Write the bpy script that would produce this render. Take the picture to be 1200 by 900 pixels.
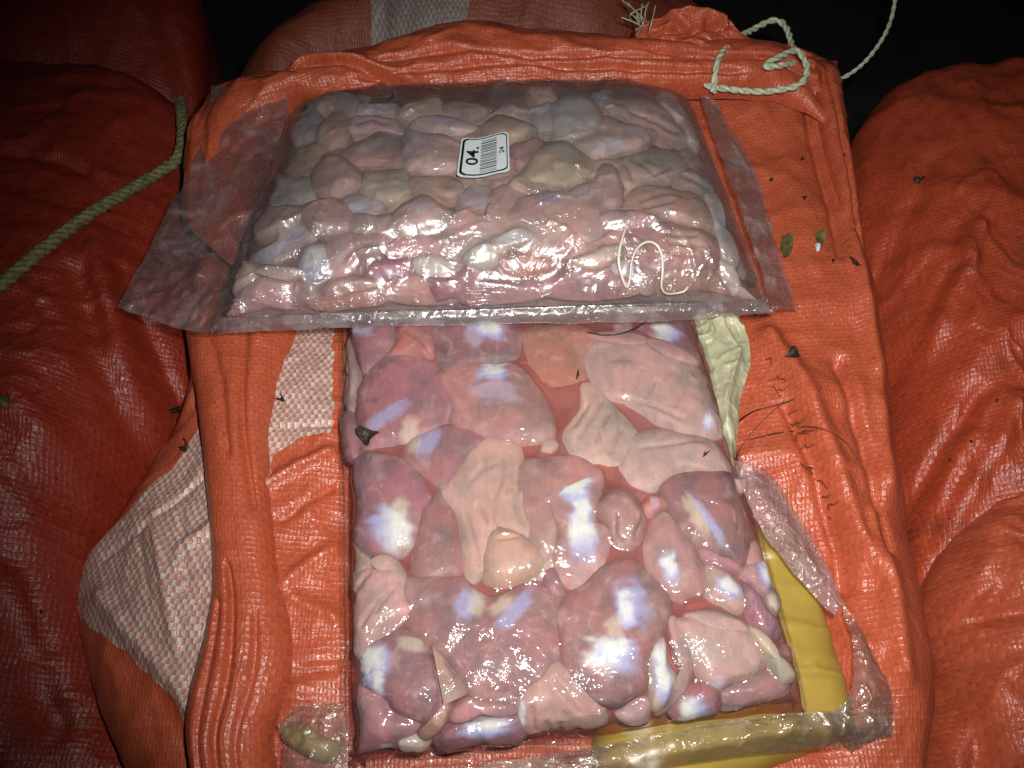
import bpy, math, random
import numpy as np
from mathutils import Vector, Matrix
from mathutils.bvhtree import BVHTree

# ------------------------------------------------------------------ camera, world, light, exposure
for o in list(bpy.data.objects):
    bpy.data.objects.remove(o)
scene = bpy.context.scene
COL = scene.collection
S = 0.01                                   # all sizes below are centimetres
PITCH = math.radians(57.0)                 # camera looks down this much
DIST, FPX = 34.0, 942.0                    # distance to the aim point, focal length (1200 px wide frame)
CAM = np.array([0.0, -DIST*math.cos(PITCH), DIST*math.sin(PITCH)])
FWD = np.array([0.0, math.cos(PITCH), -math.sin(PITCH)])
RGT = np.array([1.0, 0.0, 0.0])
UPV = np.cross(RGT, FWD)
cd = bpy.data.cameras.new('camera'); cam = bpy.data.objects.new('camera', cd); COL.objects.link(cam)
cd.sensor_width = 36.0; cd.lens = FPX/1200*36; cd.clip_start = 0.01; cd.clip_end = 50
cam.matrix_world = Matrix(((RGT[0], UPV[0], -FWD[0], CAM[0]*S), (RGT[1], UPV[1], -FWD[1], CAM[1]*S),
                           (RGT[2], UPV[2], -FWD[2], CAM[2]*S), (0, 0, 0, 1)))
scene.camera = cam
scene.render.resolution_x, scene.render.resolution_y = 1024, 768

w = bpy.data.worlds.new('World'); scene.world = w; w.use_nodes = True
w.node_tree.nodes['Background'].inputs[0].default_value = (0.55, 0.7, 1.0, 1)
w.node_tree.nodes['Background'].inputs[1].default_value = 0.006

ld = bpy.data.lights.new('torch_light', 'SPOT'); lamp = bpy.data.objects.new('torch_light', ld); COL.objects.link(lamp)
ld.energy = 7.7; ld.spot_size = math.radians(95); ld.spot_blend = 1.0; ld.shadow_soft_size = 0.006
ld.color = (1.0, 0.98, 0.955)
lamp_pos = Vector((CAM + RGT*2.0 + UPV*2.5 + FWD*0.5)*S); lamp.location = lamp_pos
lamp.rotation_euler = (Vector((0.045, 0.01, 0)) - lamp_pos).to_track_quat('-Z', 'Y').to_euler()

scene.render.engine = 'CYCLES'
scene.view_settings.view_transform = 'Standard'; scene.view_settings.look = 'None'
scene.view_settings.gamma = 1.0; scene.view_settings.exposure = 0.0; scene.view_settings.use_curve_mapping = False
scene.cycles.transparent_max_bounces = 12
scene.cycles.max_bounces = 5
scene.cycles.diffuse_bounces = 2
scene.cycles.glossy_bounces = 2
scene.cycles.sample_clamp_indirect = 3.0

# ------------------------------------------------------------------ maths helpers
def rays(px, py):
    px = np.asarray(px, float); py = np.asarray(py, float)
    d = FPX*FWD + (px-600)[..., None]*RGT - (py-450)[..., None]*UPV
    return d/np.linalg.norm(d, axis=-1, keepdims=True)
def unp(px, py, z):                         # a picture direction met with a level plane
    d = rays(px, py); t = (np.asarray(z, float)-CAM[2])/d[..., 2]
    return CAM + d*t[..., None]
def h2(ix, iy, seed):
    n = (ix.astype(np.int64)*374761393 + iy.astype(np.int64)*668265263 + seed*974634541) & 0xffffffff
    n = ((n ^ (n >> 13))*1274126177) & 0xffffffff
    return ((n ^ (n >> 16)) & 0xffff)/65535.0
def vnoise(x, y, seed=0):
    x = np.asarray(x, float); y = np.asarray(y, float)
    ix = np.floor(x); iy = np.floor(y); fx = x-ix; fy = y-iy
    fx = fx*fx*fx*(fx*(fx*6-15)+10); fy = fy*fy*fy*(fy*(fy*6-15)+10)
    a = h2(ix, iy, seed); b = h2(ix+1, iy, seed); c = h2(ix, iy+1, seed); d = h2(ix+1, iy+1, seed)
    return (a*(1-fx)+b*fx)*(1-fy)+(c*(1-fx)+d*fx)*fy*1.0 - 0.5
def fbm(x, y, seed=0, octv=4, gain=0.5):
    s = 0; a = 1
    for k in range(octv):
        ca, sa = math.cos(k*1.1), math.sin(k*1.1)
        s = s + a*vnoise((x*ca-y*sa)*2**k+k*7.3, (x*sa+y*ca)*2**k-k*3.1, seed+k*17); a *= gain
    return s
def ridged(x, y, seed=0, octv=3):
    s = 0; a = 1
    for k in range(octv):
        ca, sa = math.cos(k*0.9+.3), math.sin(k*0.9+.3)
        s = s + a*(1-np.abs(vnoise((x*ca-y*sa)*1.9**k, (x*sa+y*ca)*1.9**k, seed+k*31)*4).clip(0, 1)); a *= .55
    return s
def sstep(a, b, x):
    t = ((x-a)/(b-a)).clip(0, 1); return t*t*(3-2*t)
def catmull(P, n, closed):
    P = np.asarray(P, float); m = len(P)
    seg = m if closed else m-1
    out = []
    K = 24
    for i in range(seg):
        if closed:
            p0, p1, p2, p3 = P[i-1], P[i], P[(i+1) % m], P[(i+2) % m]
        else:
            p0, p1, p2, p3 = P[max(i-1, 0)], P[i], P[i+1], P[min(i+2, m-1)]
        t = np.linspace(0, 1, K, endpoint=False)[:, None]
        out.append(.5*((2*p1)+(-p0+p2)*t+(2*p0-5*p1+4*p2-p3)*t*t+(-p0+3*p1-3*p2+p3)*t**3))
    Q = np.concatenate(out)
    Q = np.vstack([Q, Q[:1] if closed else P[-1:]])
    L = np.concatenate([[0], np.cumsum(np.linalg.norm(np.diff(Q, axis=0), axis=1))])
    s = np.linspace(0, L[-1], n, endpoint=not closed)
    return np.stack([np.interp(s, L, Q[:, k]) for k in range(Q.shape[1])], 1)
def segdist(x, y, poly):                    # distance to a polyline
    d = np.full(np.shape(x), 1e9)
    for (x0, y0), (x1, y1) in zip(poly[:-1], poly[1:]):
        vx, vy = x1-x0, y1-y0; l2 = vx*vx+vy*vy+1e-9
        t = (((x-x0)*vx+(y-y0)*vy)/l2).clip(0, 1)
        d = np.minimum(d, np.hypot(x-x0-t*vx, y-y0-t*vy))
    return d
def inpoly(x, y, poly):
    r = np.zeros(np.shape(x), bool); n = len(poly)
    for i in range(n):
        x0, y0 = poly[i]; x1, y1 = poly[i-1]
        c = ((y0 > y) != (y1 > y)) & (x < (x1-x0)*(y-y0)/(y1-y0+1e-12)+x0)
        r ^= c
    return r
def blur(G, n):
    for _ in range(n):
        P = np.pad(G, 1, mode='edge')
        G = (P[:-2, 1:-1]+2*P[1:-1, 1:-1]+P[2:, 1:-1])/4
        P = np.pad(G, 1, mode='edge')
        G = (P[1:-1, :-2]+2*P[1:-1, 1:-1]+P[1:-1, 2:])/4
    return G

# ------------------------------------------------------------------ object helpers
def mesh(name, V, F, mat=None, parent=None, smooth=True, uv=None, col=None):
    me = bpy.data.meshes.new(name)
    V = np.asarray(V, float)*S
    F = np.asarray(F) if not isinstance(F, list) else F
    if isinstance(F, np.ndarray):
        nf, k = F.shape
        me.vertices.add(len(V)); me.vertices.foreach_set('co', V.ravel())
        me.loops.add(nf*k); me.loops.foreach_set('vertex_index', F.ravel().astype(np.int32))
        me.polygons.add(nf); me.polygons.foreach_set('loop_start', np.arange(0, nf*k, k, dtype=np.int32))
        me.update(calc_edges=True); me.validate()
    else:
        me.from_pydata([tuple(v) for v in V], [], F)
    me.polygons.foreach_set('use_smooth', [smooth]*len(me.polygons))
    if uv is not None:
        li = np.zeros(len(me.loops), np.int32); me.loops.foreach_get('vertex_index', li)
        l = me.uv_layers.new(name='UVMap'); l.data.foreach_set('uv', np.asarray(uv, np.float32)[li].ravel())
    if col is not None:
        a = me.color_attributes.new('Col', 'FLOAT_COLOR', 'POINT')
        c = np.ones((len(V), 4), np.float32); c[:, :col.shape[1]] = col; a.data.foreach_set('color', c.ravel())
    o = bpy.data.objects.new(name, me); COL.objects.link(o)
    if mat: me.materials.append(mat)
    if parent: o.parent = parent
    me.update()
    return o
def grid_faces(n, m, wrap=False):            # n rows, m columns
    i = np.arange(n-1)[:, None]; j = np.arange(m if wrap else m-1)[None, :]
    j2 = (j+1) % m
    a = i*m+j; b = i*m+j2; c = (i+1)*m+j2; d = (i+1)*m+j
    return np.stack([a+0*j, b+0*i, c, d], -1).reshape(-1, 4)
def tag(o, label=None, cat=None, group=None, kind=None):
    if label: o['label'] = label
    if cat: o['category'] = cat
    if group: o['group'] = group
    if kind: o['kind'] = kind
    return o
def empty(name, loc=(0, 0, 0)):
    o = bpy.data.objects.new(name, None); COL.objects.link(o); o.empty_display_size = .01
    return o
def tube(P, r, k=8):
    P = np.asarray(P, float); n = len(P)
    T = np.gradient(P, axis=0); T /= np.linalg.norm(T, axis=1, keepdims=True)+1e-9
    N = np.zeros_like(P); ref = np.array([0, 0, 1.0]) if abs(T[0, 2]) < .9 else np.array([1.0, 0, 0])
    N[0] = np.cross(T[0], ref); N[0] /= np.linalg.norm(N[0])
    for i in range(1, n):
        v = N[i-1]-T[i]*np.dot(N[i-1], T[i]); N[i] = v/(np.linalg.norm(v)+1e-9)
    B = np.cross(T, N); r = np.broadcast_to(np.asarray(r, float), (n,))
    a = np.linspace(0, 2*math.pi, k, endpoint=False)
    V = P[:, None]+r[:, None, None]*(np.cos(a)[None, :, None]*N[:, None]+np.sin(a)[None, :, None]*B[:, None])
    return V.reshape(-1, 3), grid_faces(n, k, True), (T, N, B)

# ------------------------------------------------------------------ materials
def newmat(name):
    m = bpy.data.materials.new(name); m.use_nodes = True
    nt = m.node_tree; nt.nodes.clear()
    out = nt.nodes.new('ShaderNodeOutputMaterial')
    return m, nt, out
class NT:
    def __init__(s, nt): s.nt = nt
    def n(s, t, **kw):
        x = s.nt.nodes.new(t)
        for k, v in kw.items():
            if k.startswith('i_'):
                x.inputs[k[2:].replace('_', ' ')].default_value = v
            else: setattr(x, k, v)
        return x
    def l(s, a, b): s.nt.links.new(a, b)
    def math(s, op, a, b=None, c=None, clamp=False):
        x = s.n('ShaderNodeMath', operation=op, use_clamp=clamp)
        for i, v in enumerate((a, b, c)):
            if v is None: continue
            if isinstance(v, (int, float)): x.inputs[i].default_value = v
            else: s.l(v, x.inputs[i])
        return x.outputs[0]
    def mix(s, f, a, b):
        x = s.n('ShaderNodeMix', data_type='RGBA')
        for i, v in ((0, f), (6, a), (7, b)):
            if isinstance(v, (int, float)): x.inputs[i].default_value = v
            elif isinstance(v, tuple): x.inputs[i].default_value = v+(1,)*(4-len(v))
            else: s.l(v, x.inputs[i])
        return x.outputs[2]
    def ramp(s, v, a, b):
        x = s.n('ShaderNodeMapRange', interpolation_type='SMOOTHSTEP')
        s.l(v, x.inputs[0]); x.inputs[1].default_value = a; x.inputs[2].default_value = b
        return x.outputs[0]

def weave_mat(name, base, white=False, rough=.28, cell=.19, dirt=.35, wa=(.50, .20, .13), wb=(.44, .37, .34), wc=(.60, .55, .51)):
    m, nt, out = newmat(name); g = NT(nt)
    uv = g.n('ShaderNodeUVMap'); uv.uv_map = 'UVMap'
    nz = g.n('ShaderNodeTexNoise', i_Scale=.9, i_Detail=3.0); g.l(uv.outputs[0], nz.inputs[0])
    add = g.n('ShaderNodeMixRGB', blend_type='ADD'); add.inputs[0].default_value = .35
    g.l(uv.outputs[0], add.inputs[1]); g.l(nz.outputs['Color'], add.inputs[2])
    sp = g.n('ShaderNodeSeparateXYZ'); g.l(add.outputs[0], sp.inputs[0])
    u = g.math('DIVIDE', sp.outputs[0], cell*.85); v = g.math('DIVIDE', sp.outputs[1], cell*1.25)
    fu = g.math('FLOOR', u); fv = g.math('FLOOR', v)
    par = g.math('FLOORED_MODULO', g.math('ADD', fu, fv), 2.0)           # 1: warp on top, 0: weft on top
    hu = g.math('ABSOLUTE', g.math('SINE', g.math('MULTIPLY', u, math.pi)))
    hv = g.math('ABSOLUTE', g.math('SINE', g.math('MULTIPLY', v, math.pi)))
    hw = g.math('POWER', g.math('MULTIPLY', hu, hv), .5)
    wn = g.n('ShaderNodeTexWhiteNoise', noise_dimensions='2D')
    cmb = g.n('ShaderNodeCombineXYZ'); g.l(fu, cmb.inputs[0]); g.l(fv, cmb.inputs[1]); g.l(cmb.outputs[0], wn.inputs[0])
    wnu = g.n('ShaderNodeTexWhiteNoise', noise_dimensions='1D'); g.l(fu, wnu.inputs['W'])
    wnv = g.n('ShaderNodeTexWhiteNoise', noise_dimensions='1D'); g.l(fv, wnv.inputs['W'])
    # crumple and film-coat relief
    cr = g.n('ShaderNodeTexNoise', i_Scale=.8, i_Detail=2.0, i_Roughness=.5, i_Distortion=.5); g.l(uv.outputs[0], cr.inputs[0])
    cr2 = g.n('ShaderNodeTexNoise', i_Scale=6.0, i_Detail=2.0, i_Roughness=.6, i_Distortion=1.0); g.l(uv.outputs[0], cr2.inputs[0])
    # colour
    tone = g.math('ADD', g.math('MULTIPLY', wn.outputs[0], .10), g.math('MULTIPLY', g.math('ADD', wnu.outputs[0], wnv.outputs[0]), .16))
    c0 = tuple(c*.80 for c in base); c1 = (min(base[0]*1.22, 1), base[1]*1.5+.01, base[2]*1.5+.01)
    colr = g.mix(tone, c0, c1)
    colr = g.mix(g.math('MULTIPLY', par, .16), colr, (min(base[0]*1.2, 1), base[1]*1.7+.02, base[2]*1.9+.02))
    if white:
        at = g.n('ShaderNodeVertexColor', layer_name='Col'); sc = g.n('ShaderNodeSeparateColor'); g.l(at.outputs[0], sc.inputs[0])
        wcol = g.mix(par, wa, g.mix(wn.outputs[0], wb, wc))
        colr = g.mix(g.ramp(sc.outputs[0], .42, .58), colr, wcol)
    dn = g.n('ShaderNodeTexNoise', i_Scale=.28, i_Detail=4.0, i_Roughness=.68); g.l(uv.outputs[0], dn.inputs[0])
    colr = g.mix(g.math('MULTIPLY', g.ramp(dn.outputs[0], .52, .78), dirt), colr, (.045, .028, .02))
    sp2 = g.n('ShaderNodeTexNoise', i_Scale=4.5, i_Detail=2.0); g.l(uv.outputs[0], sp2.inputs[0])
    colr = g.mix(g.math('MULTIPLY', g.ramp(sp2.outputs[0], .70, .76), .75), colr, (.03, .02, .015))
    pb = g.n('ShaderNodeBsdfPrincipled'); g.l(colr, pb.inputs['Base Color'])
    g.l(g.math('ADD', rough, g.math('MULTIPLY', wn.outputs[0], .12)), pb.inputs['Roughness'])
    pb.inputs['Specular IOR Level'].default_value = .55
    b1 = g.n('ShaderNodeBump', i_Strength=.38, i_Distance=.0005); g.l(hw, b1.inputs['Height'])
    b2 = g.n('ShaderNodeBump', i_Strength=.24, i_Distance=.004); g.l(cr.outputs[0], b2.inputs['Height']); g.l(b1.outputs[0], b2.inputs['Normal'])
    b3 = g.n('ShaderNodeBump', i_Strength=.30, i_Distance=.0012); g.l(cr2.outputs[0], b3.inputs['Height']); g.l(b2.outputs[0], b3.inputs['Normal'])
    g.l(b3.outputs[0], pb.inputs['Normal']); g.l(pb.outputs[0], out.inputs[0])
    return m

def flesh_mat():
    m, nt, out = newmat('gizzard_flesh'); g = NT(nt)
    at = g.n('ShaderNodeVertexColor', layer_name='Col')
    tc = g.n('ShaderNodeTexCoord')
    n1 = g.n('ShaderNodeTexNoise', i_Scale=130.0, i_Detail=3.0, i_Roughness=.6, i_Distortion=.8); g.l(tc.outputs['Object'], n1.inputs[0])
    n2 = g.n('ShaderNodeTexNoise', i_Scale=520.0, i_Detail=1.0, i_Distortion=1.5); g.l(tc.outputs['Object'], n2.inputs[0])
    mp = g.n('ShaderNodeMapping'); mp.inputs['Scale'].default_value = (900, 160, 160); mp.inputs['Rotation'].default_value = (0, 0, .6); g.l(tc.outputs['Object'], mp.inputs[0])
    n3 = g.n('ShaderNodeTexNoise', i_Scale=1.0, i_Detail=2.0, i_Distortion=.6); g.l(mp.outputs[0], n3.inputs[0])
    hs = g.n('ShaderNodeHueSaturation'); g.l(at.outputs[0], hs.inputs['Color'])
    g.l(g.math('ADD', g.math('ADD', .68, g.math('MULTIPLY', n1.outputs[0], .34)), g.math('MULTIPLY', n3.outputs[0], .30)), hs.inputs['Value'])
    pb = g.n('ShaderNodeBsdfPrincipled'); g.l(hs.outputs[0], pb.inputs['Base Color'])
    pb.inputs['Subsurface Weight'].default_value = .5
    pb.inputs['Subsurface Radius'].default_value = (1.0, .38, .28); pb.inputs['Subsurface Scale'].default_value = .0035
    pb.inputs['Roughness'].default_value = .5; pb.inputs['Specular IOR Level'].default_value = .2
    b1 = g.n('ShaderNodeBump', i_Strength=.22, i_Distance=.0016); g.l(n1.outputs[0], b1.inputs['Height'])
    b2 = g.n('ShaderNodeBump', i_Strength=.25, i_Distance=.0005); g.l(n2.outputs[0], b2.inputs['Height']); g.l(b1.outputs[0], b2.inputs['Normal'])
    g.l(b2.outputs[0], pb.inputs['Normal']); g.l(pb.outputs[0], out.inputs[0])
    return m

def film_mat(name, haze=.05, haze_var=.1, tint=(1, 1, 1), rough=.11, crinkle=.5, hazecol=(.78, .76, .76), scale=60.0, gain=1.5, sparkle=.8, sheen=.35, rough2=.33):
    m, nt, out = newmat(name); g = NT(nt)
    tc = g.n('ShaderNodeTexCoord')
    n1 = g.n('ShaderNodeTexNoise', i_Scale=scale, i_Detail=2.0, i_Roughness=.6, i_Distortion=1.3); g.l(tc.outputs['Object'], n1.inputs[0])
    n2 = g.n('ShaderNodeTexNoise', i_Scale=scale*5, i_Detail=1.0, i_Roughness=.6, i_Distortion=2.5); g.l(tc.outputs['Object'], n2.inputs[0])
    n3 = g.n('ShaderNodeTexNoise', i_Scale=scale*.55, i_Detail=4.0, i_Roughness=.7, i_Distortion=1.0); g.l(tc.outputs['Object'], n3.inputs[0])
    b1 = g.n('ShaderNodeBump', i_Strength=crinkle, i_Distance=.004); g.l(n1.outputs[0], b1.inputs['Height'])
    b2 = g.n('ShaderNodeBump', i_Distance=.0022); g.l(n2.outputs[0], b2.inputs['Height']); g.l(g.math('MULTIPLY', g.ramp(n1.outputs[0], .40, .68), sparkle), b2.inputs['Strength']); g.l(b1.outputs[0], b2.inputs['Normal'])
    tr = g.n('ShaderNodeBsdfTransparent'); tr.inputs[0].default_value = tint+(1,)
    gl = g.n('ShaderNodeBsdfGlossy'); gl.inputs['Roughness'].default_value = rough; g.l(b2.outputs[0], gl.inputs['Normal'])
    fr = g.n('ShaderNodeFresnel', i_IOR=1.45)
    df = g.n('ShaderNodeBsdfDiffuse'); df.inputs[0].default_value = hazecol+(1,); g.l(b2.outputs[0], df.inputs['Normal'])
    tl = g.n('ShaderNodeBsdfTranslucent'); tl.inputs[0].default_value = hazecol+(1,)
    ms = g.n('ShaderNodeMixShader'); ms.inputs[0].default_value = .35; g.l(df.outputs[0], ms.inputs[1]); g.l(tl.outputs[0], ms.inputs[2])
    m1 = g.n('ShaderNodeMixShader')
    g.l(g.math('ADD', haze, g.math('MULTIPLY', g.ramp(n3.outputs[0], .42, .72), haze_var)), m1.inputs[0])
    g.l(tr.outputs[0], m1.inputs[1]); g.l(ms.outputs[0], m1.inputs[2])
    m2 = g.n('ShaderNodeMixShader'); g.l(g.math('MINIMUM', g.math('MULTIPLY', fr.outputs[0], gain), .30), m2.inputs[0])
    g2 = g.n('ShaderNodeBsdfGlossy'); g2.inputs['Roughness'].default_value = rough2; g.l(b1.outputs[0], g2.inputs['Normal'])
    mg = g.n('ShaderNodeMixShader'); mg.inputs[0].default_value = sheen; g.l(gl.outputs[0], mg.inputs[1]); g.l(g2.outputs[0], mg.inputs[2])
    g.l(m1.outputs[0], m2.inputs[1]); g.l(mg.outputs[0], m2.inputs[2]); g.l(m2.outputs[0], out.inputs[0])
    return m

def plain_mat(name, col, rough=.5, var=.25, scale=120.0, bump=.3, sss=0, col2=None, metallic=0):
    m, nt, out = newmat(name); g = NT(nt)
    tc = g.n('ShaderNodeTexCoord')
    n1 = g.n('ShaderNodeTexNoise', i_Scale=scale, i_Detail=5.0, i_Roughness=.6); g.l(tc.outputs['Object'], n1.inputs[0])
    c2 = col2 or tuple(c*(1-var) for c in col)
    pb = g.n('ShaderNodeBsdfPrincipled'); g.l(g.mix(g.ramp(n1.outputs[0], .35, .68), c2, col), pb.inputs['Base Color'])
    pb.inputs['Roughness'].default_value = rough; pb.inputs['Metallic'].default_value = metallic
    if sss:
        pb.inputs['Subsurface Weight'].default_value = sss; pb.inputs['Subsurface Radius'].default_value = (1, .3, .2); pb.inputs['Subsurface Scale'].default_value = .004
    b1 = g.n('ShaderNodeBump', i_Strength=bump, i_Distance=.001); g.l(n1.outputs[0], b1.inputs['Height']); g.l(b1.outputs[0], pb.inputs['Normal'])
    g.l(pb.outputs[0], out.inputs[0]); return m

ORANGE = (.52, .090, .037)
M = {}
M['sack'] = weave_mat('woven_orange_sack', ORANGE, white=True)
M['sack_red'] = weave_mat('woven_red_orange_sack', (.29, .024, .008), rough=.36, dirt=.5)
M['sack_right'] = weave_mat('woven_orange_sack_right', (.45, .058, .020), rough=.32, dirt=.6)
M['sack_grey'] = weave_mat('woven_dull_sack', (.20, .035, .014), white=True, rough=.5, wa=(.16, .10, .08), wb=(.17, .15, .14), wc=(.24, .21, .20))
M['flesh'] = flesh_mat()
M['film_low'] = film_mat('clear_film', haze=.012, haze_var=.025, crinkle=.45, rough=.09, sparkle=.22, sheen=.08, gain=1.15)
M['film_up'] = film_mat('hazy_film', haze=.03, haze_var=.13, crinkle=.5, rough=.19, hazecol=(.70, .69, .70), sparkle=.6, gain=4.6, sheen=.5, rough2=.33)
M['flap'] = film_mat('flap_film', haze=.07, haze_var=.17, crinkle=.5, rough=.2, sparkle=.45, tint=(.98, .97, .97), hazecol=(.75, .66, .67), scale=75)
M['wrap'] = film_mat('wrap_film', haze=.08, haze_var=.12, crinkle=.5, rough=.12, tint=(.97, .96, .93), hazecol=(.62, .55, .50), scale=60)
M['pinkwrap'] = film_mat('pink_wrap_film', haze=.26, haze_var=.12, crinkle=.5, rough=.12, hazecol=(.62, .42, .42), scale=90)
M['bed'] = plain_mat('red_juice_bed', (.38, .17, .15), rough=.3, col2=(.17, .032, .028), scale=75, bump=.1)
def veil_mat(name, tint, col, op):
    m, nt, out = newmat(name); g = NT(nt)
    tr = g.n('ShaderNodeBsdfTransparent'); tr.inputs[0].default_value = tint+(1,)
    df = g.n('ShaderNodeBsdfDiffuse'); df.inputs[0].default_value = col+(1,)
    tc = g.n('ShaderNodeTexCoord'); nz = g.n('ShaderNodeTexNoise', i_Scale=45.0, i_Detail=2.0); g.l(tc.outputs['Object'], nz.inputs[0])
    ms = g.n('ShaderNodeMixShader'); g.l(g.math('ADD', op*.7, g.math('MULTIPLY', g.ramp(nz.outputs[0], .35, .65), op*.6)), ms.inputs[0])
    g.l(tr.outputs[0], ms.inputs[1]); g.l(df.outputs[0], ms.inputs[2]); g.l(ms.outputs[0], out.inputs[0]); return m
M['juice'] = veil_mat('pink_red_juice', (.92, .66, .62), (.38, .145, .130), .36)
M['bed_up'] = plain_mat('dull_juice_bed', (.30, .20, .18), rough=.3, col2=(.13, .08, .072), scale=90, bump=.2)
M['juice_up'] = veil_mat('cloudy_juice', (.96, .93, .92), (.46, .34, .31), .13)
M['rope'] = plain_mat('rope_fibre', (.25, .235, .10), rough=.7, var=.55, scale=500, bump=.6)
M['string'] = plain_mat('string_fibre', (.62, .63, .50), rough=.6, var=.4, scale=350, bump=.6, col2=(.34, .42, .24))
M['dark'] = plain_mat('dark_leaf', (.040, .028, .020), rough=.5, var=.5, scale=500, bump=.7)
M['green'] = plain_mat('dry_green_leaf', (.14, .12, .03), rough=.6, var=.5, scale=400, bump=.6)
M['thread'] = plain_mat('brown_thread', (.22, .045, .018), rough=.6)
M['hair'] = plain_mat('dark_thread', (.022, .012, .009), rough=.5)
M['tendon'] = plain_mat('white_tendon', (.62, .56, .48), rough=.25, var=.1, sss=.4)
M['yellow'] = plain_mat('yellow_plastic', (.40, .27, .05), rough=.3, var=.15, scale=40, bump=.25)
M['pale'] = plain_mat('pale_liner', (.42, .40, .25), rough=.45, var=.18, scale=70, bump=.3)
M['paper'] = plain_mat('label_paper', (.60, .64, .65), rough=.4, var=.06, scale=200, bump=.05)
M['ink'] = plain_mat('label_ink', (.010, .010, .012), rough=.4, var=.2)
M['bar'] = plain_mat('label_bar_ink', (.10, .12, .14), rough=.4, var=.3)
M['ground'] = plain_mat('dark_ground', (.02, .018, .016), rough=.8, var=.5, scale=20)

# ------------------------------------------------------------------ ground
gv = np.array([[-120, -90, -24], [120, -90, -24], [120, 150, -24], [-120, 150, -24]], float)
g0 = mesh('ground', gv, [[0, 1, 2, 3]], M['ground'], smooth=False); tag(g0, kind='structure')

# ------------------------------------------------------------------ sacks
def rbf_fit(P, z):
    n = len(P); d = np.linalg.norm(P[:, None]-P[None], axis=-1)
    K = np.where(d > 0, d*d*np.log(d+1e-9), 0) + np.eye(n)*2.0
    A = np.zeros((n+3, n+3)); A[:n, :n] = K; A[:n, n] = 1; A[:n, n+1:] = P; A[n, :n] = 1; A[n+1:, :n] = P.T
    c = np.linalg.solve(A, np.concatenate([z, np.zeros(3)]))
    def f(x, y):
        r = c[n]+c[n+1]*x+c[n+2]*y
        for i in range(n):
            d2 = (x-P[i, 0])**2+(y-P[i, 1])**2
            r = r + c[i]*.5*d2*np.log(d2+1e-12)
        return r
    return f
def sack_body(name, outline, centre, controls, ridges, shoulder, mat, parent, NTH=420, NR=150, amp=(.25, .10), seed=1,
              white=None, floor=-23, whitez=-2.5, aniso=(1, 1)):
    O = np.array([list(unp(p[0], p[1], p[2])) for p in outline])
    C = np.array([list(unp(p[0], p[1], p[2])) for p in controls])
    A = np.vstack([O, C]); f = rbf_fit(A[:, :2], A[:, 2])
    ob = catmull(O[:, :2], NTH, True)
    c = unp(*centre)[:2]
    s = np.linspace(0.0, 1, NR)**.9
    s[0] = .0002
    xy = c + (ob-c)[None]*s[:, None, None]
    x, y = xy[..., 0], xy[..., 1]
    z = f(x, y)
    e = (1-s)[:, None]*np.linalg.norm(ob-c, axis=1)[None]
    for poly, zr, am, wd in ridges:
        pw = [tuple(unp(px, py, zr)[:2]) for px, py in poly]
        if len(pw) > 2: pw = [tuple(q) for q in catmull(pw, 14, False)]
        d = segdist(x, y, pw)
        z = z + am*np.exp(-(d/wd)**2)
    z = z + amp[0]*fbm(x*.28*aniso[0], y*.28*aniso[1], seed, 3) + amp[1]*(ridged(x*.35*aniso[0], y*.35*aniso[1], seed+5, 3)-.8)
    r = shoulder; q = (r-e).clip(0, r)
    z = z - (r-np.sqrt((r*r-q*q).clip(0)))
    rows = [np.stack([x, y, z], -1)]
    uvs = [np.stack([x, y], -1)]
    nrm = (ob-c)/np.linalg.norm(ob-c, axis=1, keepdims=True)
    ze = z[-1]; L = 0
    for k in range(1, 13):
        t = k/12; zz = ze*(1-t)+floor*t
        off = (-.2-1.6*math.sin(t*math.pi)) if False else (.5*math.sin(t*2.2)-1.5*t)
        p = ob+nrm*off
        rows.append(np.stack([p[:, 0], p[:, 1], zz], -1)[None]); uvs.append((ob+nrm*(np.abs(ze-zz))[:, None])[None])
    V = np.concatenate(rows); U = np.concatenate(uvs)
    n = V.shape[0]
    col = None
    if white is not None:
        col = np.zeros((n*NTH, 3)); fx, fy = V[..., 0].ravel(), V[..., 1].ravel()
        jx = .22*fbm(fx*1.5, fy*1.5, 3); jy = .22*fbm(fx*1.5+9, fy*1.5, 4)
        for poly in white:
            pw = [tuple(unp(px, py, whitez)[:2]) for px, py in poly]
            inside = inpoly(fx+jx, fy+jy, pw)
            dd = segdist(fx+jx, fy+jy, pw+[pw[0]])
            col[:, 0] = np.maximum(col[:, 0], (.5+np.where(inside, dd, -dd)/.16).clip(0, 1))
    return mesh(name, V.reshape(-1, 3), grid_faces(n, NTH, True), mat, parent, uv=U.reshape(-1, 2), col=col)

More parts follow.
